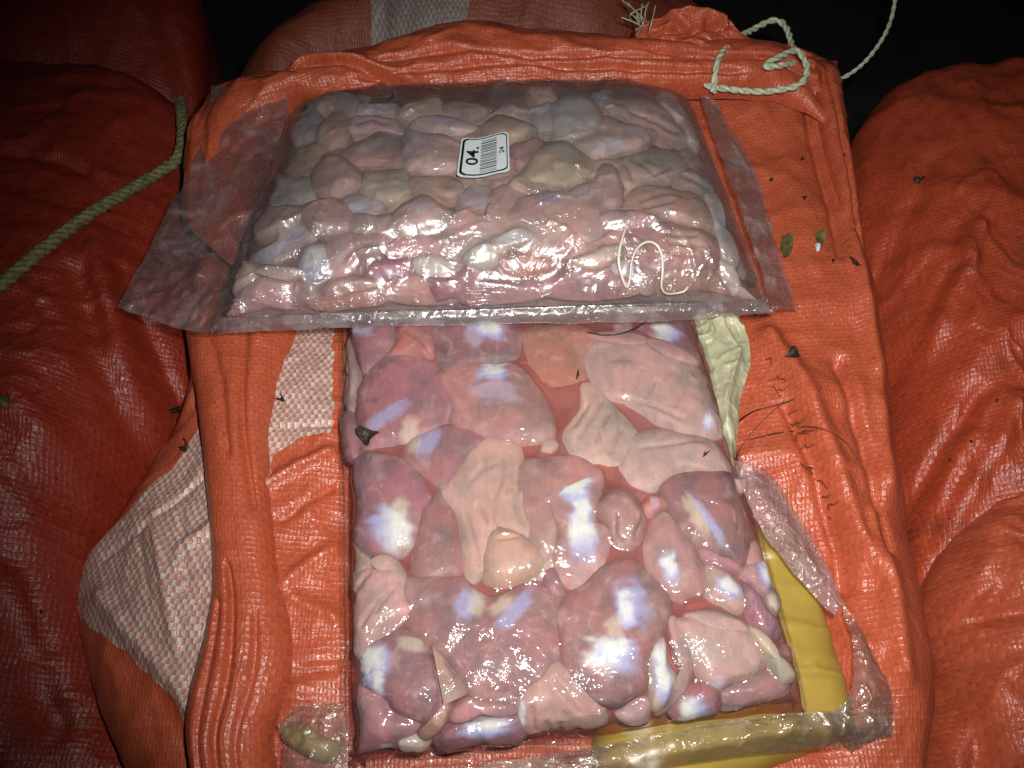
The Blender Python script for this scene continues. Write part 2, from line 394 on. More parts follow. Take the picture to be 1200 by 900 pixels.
def strip(name, A, B, h, mat, parent, nu=60, nv=220, creases=(), amp=(.1, .06), seed=3, prof=2.5, up=(0, -.25, 1), tuck=.5, white=None, taper=(0, 0)):
    A3 = catmull([unp(*p) for p in A], nv, False); B3 = catmull([unp(*p) for p in B], nv, False)
    u = np.linspace(0, 1, nu); u = .5-.5*np.cos(u*math.pi)*(.35)-.5*(1-2*u)*.65
    v = np.linspace(0, 1, nv)
    P = A3[:, None]*(1-u)[None, :, None]+B3[:, None]*u[None, :, None]
    W = np.linalg.norm(B3-A3, axis=1)[:, None]*(u[None]-.5)
    Lv = np.concatenate([[0], np.cumsum(np.linalg.norm(np.diff((A3+B3)/2, axis=0), axis=1))])[:, None]+0*W
    pr = (1-np.abs(2*u-1)**prof).clip(0)**.5
    tp_ = np.ones_like(v)
    if taper[0]: tp_ = tp_*np.sqrt(sstep(0, taper[0], v))
    if taper[1]: tp_ = tp_*np.sqrt(sstep(0, taper[1], 1-v))
    d = (h*pr[None]-tuck*(1-pr[None]))*tp_[:, None]-.25*(1-tp_[:, None])
    for poly, am, wd in creases:             # lines in (u, v)
        dd = segdist(np.broadcast_to(u[None]*4, W.shape), np.broadcast_to(v[:, None]*14, W.shape), [(a*4, b*14) for a, b in poly])
        d = d+am*np.exp(-(dd/wd)**2)
    d = d+amp[0]*fbm(W*.55, Lv*.4, seed, 3)+amp[1]*(ridged(W*.5, Lv*.3, seed+9, 3)-.8)
    n = np.array(up, float); n /= np.linalg.norm(n)
    P = P+n*d[..., None]
    col = np.zeros((nv*nu, 3)) if white is not None else np.zeros((nv*nu, 3))
    return mesh(name, P.reshape(-1, 3), grid_faces(nv, nu), mat, parent, uv=np.stack([W, Lv], -1).reshape(-1, 2), col=col)

# --- the open orange sack the packs lie on
sack = empty('woven_sack'); tag(sack, 'open orange woven sack with a white checked band, under the two meat packs', 'sack')
white_polys = [[(345, 378), (392, 370), (392, 512), (355, 520), (325, 540), (300, 700), (262, 760), (262, 960), (228, 960), (222, 880), (200, 820), (160, 776), (112, 742), (60, 700), (60, 640), (140, 590), (215, 520), (245, 470), (300, 430)]]
body = sack_body('body',
    [(222, 130, -.5), (214, 250, -3), (212, 400, -4), (196, 480, -4.2), (118, 600, -4.6), (72, 668, -5), (80, 770, -5.2), (132, 905, -5.2), (190, 1010, -5),
     (500, 1060, -4.5), (800, 1060, -4.5), (1080, 1010, -4.2), (1105, 880, -4), (1112, 780, -3.8), (1085, 660, -3.8), (1068, 540, -3.6), (1048, 400, -3.3), (1022, 270, -3), (1002, 150, -2), (985, 60, -1.2),
     (900, 38, -.8), (780, 40, -.6), (600, 45, -.4), (450, 55, -.4), (330, 62, -.3), (250, 85, -.3)],
    (610, 520, -3.6),
    [(300, 200, -2.2), (280, 300, -3), (280, 460, -2.9), (360, 440, -2.6), (350, 600, -2.8), (360, 760, -2.9), (200, 600, -3.2), (170, 680, -3.3), (200, 800, -3.6), (300, 880, -3.5),
     (450, 300, -3.9), (600, 300, -4), (800, 300, -3.9), (450, 650, -4.1), (650, 650, -4.1), (820, 650, -4.1), (600, 880, -4.2), (850, 860, -4.0),
     (900, 400, -2.6), (960, 420, -2.1), (1010, 450, -2.0), (900, 520, -2.6), (960, 560, -2.1), (1020, 560, -2.1), (1005, 650, -2.3), (930, 680, -4.0), (955, 760, -4.1), (985, 820, -3.9), (900, 620, -3.8), (1040, 660, -2.1), (1040, 740, -2.2), (1065, 800, -2.3), (1060, 860, -2.8),
     (900, 200, -2.2), (960, 250, -1.9), (930, 130, -1.3), (700, 130, -2.0), (450, 140, -2.0), (930, 320, -2.3), (1000, 340, -2.0)],
    [([(955, 95), (975, 180), (1005, 300), (1035, 430), (1050, 560)], -2, .5, .45), ([(935, 110), (965, 210), (985, 300)], -2, -.28, .25),
     ([(905, 385), (940, 450), (985, 560), (1020, 660)], -2, .6, .5), ([(925, 470), (955, 540), (985, 620), (1000, 680)], -2, -.45, .3),
     ([(985, 420), (1015, 520), (1045, 640)], -2, -.5, .3), ([(1030, 600), (1050, 700), (1060, 780)], -2, .6, .5),
     ([(960, 640), (985, 700), (1020, 760)], -2.3, .3, .35), ([(1000, 640), (1030, 690)], -2.3, -.2, .25),
     ([(215, 640), (260, 610), (330, 560), (388, 530)], -2.8, .32, .28), ([(330, 690), (360, 660), (390, 640)], -2.8, .3, .3), ([(330, 610), (385, 570)], -2.8, -.2, .2),
     ([(325, 505), (390, 500)], -2.8, -.14, .12), ([(108, 640), (170, 610), (215, 580), (240, 560)], -3.2, -.22, .14),
     ([(105, 690), (150, 745), (200, 800), (230, 850)], -3.4, .35, .35), ([(180, 600), (195, 690), (205, 760)], -3.3, .16, .2), ([(160, 620), (175, 700)], -3.3, -.12, .15), ([(215, 600), (225, 690)], -3.3, -.12, .15),
     ([(205, 470), (225, 440), (232, 400)], -3, .3, .4), ([(345, 700), (390, 720)], -2.9, .25, .3), ([(340, 790), (390, 780)], -2.9, -.25, .3)],
    2.0, M['sack'], sack, NTH=760, NR=230, amp=(.45, .13), seed=11, white=white_polys, whitez=-3.1)
strip('folded_edge', [(212, 370, -2.6), (230, 480, -2.6), (243, 600, -2.7), (247, 700, -2.8), (218, 825, -3), (222, 910, -3.2), (230, 990, -3.2)],
      [(352, 370, -2.6), (322, 480, -2.6), (318, 560, -2.6), (324, 650, -2.6), (342, 770, -2.8), (318, 860, -3), (322, 910, -3.2), (330, 990, -3.2)], 1.15, M['sack'], sack,
      creases=[([(.2, 0), (.42, .2), (.5, .34)], -.22, .22), ([(.58, 0), (.68, .25), (.8, .45)], -.28, .2), ([(.36, .58), (.46, .78), (.42, 1)], -.4, .18), ([(.2, .64), (.26, .8), (.2, 1)], -.25, .16), ([(.68, .66), (.70, .8), (.66, 1)], -.2, .16)],
      amp=(.12, .05), seed=21)
strip('rolled_rim', [(214, 260, -2.4), (222, 150, -.8), (262, 100, -.3), (340, 92, .1), (362, 74, .4), (420, 62, .3), (470, 46, .5), (532, 28, .7), (620, 34, .5), (700, 44, .4), (760, 48, .4), (850, 50, .2), (930, 60, -.2), (990, 90, -.8)],
      [(292, 330, -2.6), (312, 180, -1.6), (345, 128, -.6), (390, 124, -.4), (440, 122, -.4), (500, 120, -.4), (560, 118, -.4), (630, 116, -.4), (700, 114, -.4), (760, 114, -.4), (850, 112, -.4), (920, 118, -.6), (975, 150, -1.2)], 1.7, M['sack'], sack,
      creases=[([(.35, .3), (.5, .36), (.9, .42)], -.35, .15), ([(.5, .4), (.62, .6), (.55, .9)], -.35, .15), ([(.75, .38), (.72, .6), (.8, .85)], -.3, .14), ([(.15, .30), (.45, .37), (.9, .44)], .45, .22), ([(.3, .46), (.6, .52), (.8, .6)], .25, .25), ([(.4, .62), (.7, .7)], .22, .25), ([(.3, .5), (.35, .8)], .15, .3), ([(.5, .75), (.6, 1)], -.35, .15)],
      amp=(.40, .14), seed=33, nv=320, up=(0, -.45, 1), taper=(0, .12))
strip('gathered_mouth', [(742, 38, .6), (765, 22, .9), (800, 14, 1.1), (840, 16, 1.0), (868, 38, .6), (900, 50, .2), (945, 60, -.2)],
      [(742, 62, .5), (770, 68, .5), (800, 76, .6), (830, 84, .5), (858, 92, .2), (905, 100, -.2), (955, 118, -.5)], 1.0, M['sack'], sack, nu=70, nv=160,
      creases=[([(.1, .05), (.5, .3), (.3, .5)], -.6, .2), ([(.6, .1), (.5, .3), (.8, .5)], -.6, .2), ([(.2, .2), (.2, .5)], .5, .25), ([(.75, .25), (.7, .5)], .4, .25), ([(.35, .4), (.5, .62), (.5, 1)], -.5, .2), ([(.8, .5), (.75, 1)], -.4, .18), ([(.2, .55), (.25, 1)], -.4, .18)],
      amp=(.5, .35), seed=41, up=(0, -.45, 1))
strip('side_fold', [(938, 66, -.6), (958, 120, -.9), (976, 200, -1.6), (992, 280, -2.1), (1004, 350, -2.6), (1014, 420, -4.2)],
      [(984, 66, -.8), (990, 120, -1.3), (1000, 190, -2.1), (1012, 280, -2.9), (1022, 350, -3.6), (1028, 420, -5.2)], .7, M['sack'], sack, nu=30, nv=120, creases=[([(.4, 0), (.5, .5), (.4, 1)], -.25, .3)], amp=(.2, .1), seed=45, taper=(.1, .5))

# --- neighbouring sacks
s1 = empty('woven_sack'); tag(s1, 'large dark red woven sack in shadow at the left edge, crossed by the rope', 'sack')
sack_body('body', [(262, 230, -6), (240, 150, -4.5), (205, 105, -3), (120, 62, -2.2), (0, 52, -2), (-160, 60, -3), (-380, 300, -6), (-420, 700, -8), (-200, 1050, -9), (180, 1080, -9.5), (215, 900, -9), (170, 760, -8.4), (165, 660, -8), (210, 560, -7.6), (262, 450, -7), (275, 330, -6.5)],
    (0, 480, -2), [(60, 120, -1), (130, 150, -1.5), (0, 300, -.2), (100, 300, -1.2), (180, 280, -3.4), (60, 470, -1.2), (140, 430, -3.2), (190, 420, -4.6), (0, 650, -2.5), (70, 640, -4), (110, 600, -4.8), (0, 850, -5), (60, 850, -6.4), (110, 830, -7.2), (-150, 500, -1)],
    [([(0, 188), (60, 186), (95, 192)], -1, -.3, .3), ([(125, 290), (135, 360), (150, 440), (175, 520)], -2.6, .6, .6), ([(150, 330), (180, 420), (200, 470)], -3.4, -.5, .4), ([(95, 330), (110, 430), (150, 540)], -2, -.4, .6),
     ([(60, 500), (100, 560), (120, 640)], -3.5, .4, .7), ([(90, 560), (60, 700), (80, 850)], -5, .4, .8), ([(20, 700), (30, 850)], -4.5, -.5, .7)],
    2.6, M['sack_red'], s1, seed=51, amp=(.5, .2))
s2 = empty('woven_sack'); tag(s2, 'big orange red woven sack with dirty patches along the right edge', 'sack')
sack_body('body', [(980, 360, -8), (985, 250, -6.5), (1005, 150, -5), (1045, 90, -4), (1110, 62, -3), (1200, 50, -2.4), (1400, 40, -2.4), (1700, 300, -5), (1700, 800, -8), (1500, 1050, -9), (1150, 1080, -9.5), (1050, 960, -9.5), (1040, 800, -9), (1030, 650, -9), (1010, 480, -8.6)],
    (1260, 420, -1.5), [(1100, 150, -2.4), (1080, 250, -3.2), (1150, 250, -1.8), (1200, 200, -1.5), (1050, 330, -5), (1100, 380, -3.4), (1180, 350, -2), (1075, 470, -5.2), (1130, 480, -3.6), (1200, 450, -2.6), (1090, 590, -5.6), (1150, 560, -4.2), (1110, 700, -6.4), (1200, 700, -5), (1130, 850, -7.2), (1300, 600, -3)],
    [([(1130, 290), (1100, 360), (1065, 450)], -3.6, .5, .5), ([(1105, 330), (1078, 400), (1058, 470)], -4, -.5, .35), ([(1140, 470), (1105, 540), (1085, 620)], -4, -.6, .35), ([(1125, 520), (1105, 580), (1098, 640)], -4.4, .5, .4), ([(1090, 190), (1050, 300)], -3, -.4, .6),
     ([(1180, 480), (1150, 560), (1120, 640)], -3.6, .5, .5), ([(1200, 380), (1130, 430)], -3, .3, .8)],
    2.6, M['sack_right'], s2, seed=61, amp=(.4, .25), aniso=(1.3, .7))
s3 = empty('woven_sack'); tag(s3, 'bright orange creased sack bulging in at the lower right corner', 'sack')
sack_body('body', [(1098, 720, -5.4), (1105, 660, -5), (1135, 610, -4.4), (1185, 565, -3.6), (1260, 530, -3), (1450, 560, -4), (1500, 900, -7), (1300, 1080, -8), (1120, 1060, -8), (1075, 960, -7), (1098, 850, -6), (1112, 780, -5.6)],
    (1260, 800, -3), [(1160, 660, -3.4), (1140, 740, -4.2), (1180, 760, -3.4), (1200, 640, -2.7), (1150, 850, -4.6), (1200, 880, -4), (1250, 700, -2.4)],
    [([(1110, 735), (1150, 720), (1200, 725)], -4, -.5, .35), ([(1120, 790), (1150, 850), (1160, 900)], -4.6, -.5, .35), ([(1140, 780), (1180, 820), (1200, 880)], -4, .5, .5), ([(1110, 640), (1130, 700), (1110, 760)], -4.4, .3, .4), ([(1170, 600), (1150, 680)], -3.4, .3, .4), ([(1180, 650), (1170, 720)], -3.2, -.25, .3), ([(1105, 830), (1120, 900)], -5.4, .4, .4)],
    1.6, M['sack'], s3, seed=71, amp=(.4, .35), NTH=420, NR=150, white=[[(0, 0), (1, 0), (1, 1)]])
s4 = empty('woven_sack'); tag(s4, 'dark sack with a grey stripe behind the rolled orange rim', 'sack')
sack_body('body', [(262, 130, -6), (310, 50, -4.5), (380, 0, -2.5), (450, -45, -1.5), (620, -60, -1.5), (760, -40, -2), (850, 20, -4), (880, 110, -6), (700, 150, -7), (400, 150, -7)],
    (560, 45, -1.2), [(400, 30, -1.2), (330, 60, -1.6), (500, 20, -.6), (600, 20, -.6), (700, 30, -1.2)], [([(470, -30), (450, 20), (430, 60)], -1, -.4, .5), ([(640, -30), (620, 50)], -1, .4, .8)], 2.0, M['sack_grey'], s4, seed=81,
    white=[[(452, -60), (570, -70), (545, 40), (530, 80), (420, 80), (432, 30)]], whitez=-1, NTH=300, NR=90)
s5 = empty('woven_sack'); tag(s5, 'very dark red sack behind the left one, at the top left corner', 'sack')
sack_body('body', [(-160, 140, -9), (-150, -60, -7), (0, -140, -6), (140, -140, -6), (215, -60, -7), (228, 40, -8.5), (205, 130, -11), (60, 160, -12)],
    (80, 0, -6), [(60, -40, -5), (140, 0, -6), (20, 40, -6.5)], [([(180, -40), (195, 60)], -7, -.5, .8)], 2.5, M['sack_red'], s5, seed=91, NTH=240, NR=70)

# ------------------------------------------------------------------ pillow shaped packs
class Pillow:
    def __init__(s, corners, T, n=8.0, m=2.2, nb=None):
        # corners: four (px, py, z): front left, front right, back right, back left of the flat footprint
        s.W = np.array([unp(*c) for c in corners]); s.T, s.n, s.m = T, n, m
        src = [(-1, -1), (1, -1), (1, 1), (-1, 1)]
        A = []; b = []
        for (u, v), p in zip(src, s.W):
            A.append([u, v, 1, 0, 0, 0, -u*p[0], -v*p[0]]); b.append(p[0])
            A.append([0, 0, 0, u, v, 1, -u*p[1], -v*p[1]]); b.append(p[1])
        h = np.linalg.solve(np.array(A), np.array(b)); s.H = np.append(h, 1).reshape(3, 3); s.Hi = np.linalg.inv(s.H)
        s.zc = s.W[:, 2]
    def base(s, a, b):
        u, v = (a+1)/2, (b+1)/2; z = s.zc
        return (z[0]*(1-u)+z[1]*u)*(1-v)+(z[3]*(1-u)+z[2]*u)*v
    def ab(s, x, y):
        q0 = s.Hi[0, 0]*x+s.Hi[0, 1]*y+s.Hi[0, 2]; q1 = s.Hi[1, 0]*x+s.Hi[1, 1]*y+s.Hi[1, 2]; q2 = s.Hi[2, 0]*x+s.Hi[2, 1]*y+s.Hi[2, 2]
        return q0/q2, q1/q2
    def xy(s, a, b):
        q = s.H; w = q[2, 0]*a+q[2, 1]*b+1
        return (q[0, 0]*a+q[0, 1]*b+q[0, 2])/w, (q[1, 0]*a+q[1, 1]*b+q[1, 2])/w
    def zab(s, a, b):
        p = (1-np.abs(a).clip(0, 1)**s.n).clip(0)**(1/s.m)*(1-np.abs(b).clip(0, 1)**s.n).clip(0)**(1/s.m)
        return s.base(a.clip(-1.2, 1.2), b.clip(-1.2, 1.2))+s.T*p
    def z(s, x, y): return s.zab(*s.ab(x, y))
    def pt(s, a, b):
        x, y = s.xy(a, b); return np.stack([x, y, s.zab(a, b)], -1)
    def normal(s, x, y):
        e = .03
        gx = (s.z(x+e, y)-s.z(x-e, y))/(2*e); gy = (s.z(x, y+e)-s.z(x, y-e))/(2*e)
        N = np.stack([-gx, -gy, np.ones_like(gx)], -1); return N/np.linalg.norm(N, axis=-1, keepdims=True)
    def hit(s, px, py):
        d = rays(px, py)
        zt, zb = s.zc.max()+s.T+.3, s.zc.min()-.2
        t0 = (zt-CAM[2])/d[..., 2]; t1 = (zb-CAM[2])/d[..., 2]
        K = 14; lo = t0.copy(); hi = t1.copy(); found = np.zeros(lo.shape, bool)
        for k in range(1, K+1):
            t = t0+(t1-t0)*k/K; P = CAM+d*t[..., None]
            under = P[..., 2] < s.z(P[..., 0], P[..., 1])
            new = under & ~found
            hi = np.where(new, t, hi); lo = np.where(new, t0+(t1-t0)*(k-1)/K, lo); found |= under
        for k in range(16):
            t = (lo+hi)/2; P = CAM+d*t[..., None]; under = P[..., 2] < s.z(P[..., 0], P[..., 1])
            hi = np.where(under, t, hi); lo = np.where(under, lo, t)
        P = CAM+d*hi[..., None]
        a, b = s.ab(P[..., 0], P[..., 1])
        return P, s.normal(P[..., 0], P[..., 1]), a, b

LOW = Pillow([(402, 916, -3.3), (954, 858, -3.3), (778, 240, -3.3), (396, 240, -3.3)], 3.3, n=14, m=2.6)
UPP = Pillow([(246, 388, .1), (906, 366, .1), (808, 116, -.9), (342, 128, -.9)], 3.7, n=4.2, m=2.1)
LOW.splat, UPP.splat = [], []

EX = 2.2
def t2a(t): return np.sign(t)*(1-(1-np.abs(t))**EX)
def a2t(a): a = np.clip(a, -1, 1); return np.sign(a)*(1-(1-np.abs(a))**(1/EX))

TONES = {'mauve': (.345, .160, .170), 'pink': (.43, .225, .212), 'beige': (.48, .305, .265), 'red': (.44, .185, .15), 'orange': (.47, .285, .225), 'cream': (.54, .43, .35),
         'grey': (.44, .36, .35), 'brown': (.45, .30, .27), 'dull': (.50, .36, .325), 'dullpink': (.52, .325, .30), 'pale': (.55, .45, .41), 'ochre': (.48, .36, .27)}
def gizzard(pil, label, tone, pts, patches=(), grooves=(), lift=0.0, flat=2.6, deep=1.0, centre=None, seed=0, group=None, NTh=84, NRg=34):
    o = catmull(pts, NTh, True); o = o.mean(0)+(o-o.mean(0))*(1.28 if pil is LOW else 1.52)
    x, y = o[:, 0], o[:, 1]; x2, y2 = np.roll(x, -1), np.roll(y, -1)
    cr = x*y2-x2*y; A = cr.sum()/2
    c = np.array(centre) if centre else np.array([((x+x2)*cr).sum()/(6*A), ((y+y2)*cr).sum()/(6*A)])
    for _ in range(14):                         # keep every piece inside its pack
        _, _, oa, ob_ = pil.hit(o[:, 0], o[:, 1]); lim = .9985 if pil is LOW else .9935; bad = (np.abs(oa) > lim) | (np.abs(ob_) > lim)
        if not bad.any(): break
        o[bad] = c+(o[bad]-c)*.93
    s = np.linspace(.0004, 1, NRg)**.85; s[0] = .0004
    rad = np.linalg.norm(o-c, axis=1)
    sz = math.sqrt(abs(A)/math.pi)
    px = c[0]+(o[:, 0]-c[0])[None]*s[:, None]; py = c[1]+(o[:, 1]-c[1])[None]*s[:, None]
    # slight irregularity of the outline
    wob = 1+(.09 if pil is LOW else .24)*fbm(px/20.0, py/20.0, seed, 3)*s[:, None]
    px = c[0]+(px-c[0])*wob; py = c[1]+(py-c[1])*wob
    P, N, a, b = pil.hit(px, py)
    r_cm = sz*33/FPX
    D = min(max(r_cm*.85, .35), 1.25)*deep
    # how far below the film each point lies: domed, fuller towards the middle
    e = ((1-s)[:, None]*rad[None])*33/FPX                       # cm to the rim
    rw = min(1.0, .70*r_cm)
    q = np.clip(1-e/rw, 0, 1)
    depth = min(.9, .85*r_cm)*(1-np.sqrt((1-q**flat).clip(0)))+(.30 if pil is LOW else .16)*s[:, None]**2.2-lift+((seed*37) % 11)/11*(.24 if pil is LOW else .34)
    X, Y = P[..., 0], P[..., 1]
    lowf = fbm(X*.55+seed, Y*.55, seed, 3)
    depth = depth+(.10 if pil is LOW else .14)*(lowf+.3)-.02*(ridged(X*.45+seed, Y*.35, seed+4, 2)-.6)+.022*fbm(X*2.2, Y*2.2, seed+2, 3)
    base = np.array(TONES[tone])*(.76 if pil is LOW else .84); R = random.Random(seed)
    base = base*(1+R.uniform(-.08, .08))*np.array([1, 1+R.uniform(-.07, .07), 1+R.uniform(-.08, .08)])
    C = np.broadcast_to(base, P.shape).copy()
    mo = fbm(px/26.0, py/26.0, seed+3, 4)[..., None]
    C = C*(1+.28*mo)+np.array([.03, -.01, -.012])*mo*1.5
    vn = sstep(.80, 1.0, ridged(px/30.0, py/30.0, seed+8, 2)/1.45)[..., None]
    C = C*(1-.30*vn)+vn*.30*np.array([.5, .33, .28])
    web = sstep(.86, 1.0, ridged(px/15.0+.4*mo[..., 0], py/15.0, seed+12, 2)/1.45)[..., None]*sstep(-.05, .25, fbm(px/34., py/34., seed+13, 2))[..., None]
    C = C*(1-.35*web)+web*.35*np.array([.52, .37, .34])                                 # fine pale membrane lines
    rimf = sstep(.55, 1.0, fbm(px/20., py/20., seed+6, 3)+.75*s[:, None])[..., None]    # paler membrane patches near the rim
    C = C*(1-.30*rimf)+rimf*.30*np.array([.48, .33, .28])
    for g in grooves:
        poly = g[0] if isinstance(g[0], (list,)) else g
        d = segdist(px, py, [tuple(v) for v in poly])
        wd = 2.0
        depth = depth+.09*np.exp(-(d/wd)**2)-.022*np.exp(-((d-6)/4.5)**2)
        st = np.exp(-(d/2.2)**2)[..., None]; C = C*(1-.22*st)+st*.22*np.array([.26, .14, .08])
    for (cx, cy, rx, ry, ang, kind) in patches:
        rx, ry = rx*1.04, ry*1.04
        t = math.radians(ang); dx, dy = px-cx, py-cy
        lx = (dx*math.cos(t)+dy*math.sin(t))/rx; ly = (-dx*math.sin(t)+dy*math.cos(t))/ry
        fib = fbm(ly*3.0, lx*1.0, seed+int(cx), 3)*.35+fbm(px/9., py/9., seed+1, 2)*.22
        rr = (np.abs(lx)**2.6+np.abs(ly)**2.6)**(1/2.6)+fib
        k = sstep(1.12, .62, rr)[..., None] if False else (1-sstep(.48, 1.15, rr))[..., None]
        white = np.array([.54, .53, .50]); blue = np.array([.33, .34, .54]); lil = np.array([.42, .36, .47]); cream = np.array([.56, .49, .37])
        if pil is UPP: k = k*.6
        if kind == 'w':                          # pearly tendon: white heart with a bluish fringe
            f = sstep(.35, .85, rr+.25*ly)[..., None]; tgt = white*(1-f)+blue*f
        elif kind == 'c': tgt = cream+0*C; k = k*.5
        elif kind == 'l': tgt = lil+0*C; k = k*.5
        elif kind == 'b': tgt = blue+0*C; k = k*.62
        else:                                   # 'g': cream to blue along the patch's own axis
            f = sstep(-.35, .75, lx+.3*fib)[..., None]; tgt = white*(1-f)+blue*f
            k = k*(1-.25*f)
        C = C*(1-k)+tgt*k
    V = P-N*depth[..., None]
    pil.splat.append((a.ravel(), b.ravel(), depth.ravel()))
    # closed underside
    rows = [V]
    cols = [C]
    for ss, dd in ((.93, 1.0), (.6, 1.3), (.05, 1.4)):
        pp, nn = V[-1], N[-1]; mid = (V[0].mean(0)-N[0].mean(0)*D*dd)
        rows.append((pp*ss+mid*(1-ss)-nn*0*D)[None]); cols.append(C[-1:])
    V = np.concatenate(rows); C = np.concatenate(cols).clip(.01, .9)
    ob = mesh('gizzard', V.reshape(-1, 3), grid_faces(V.shape[0], NTh, True), M['flesh'], col=C.reshape(-1, 3))
    tag(ob, label, 'gizzard', group)
    return ob

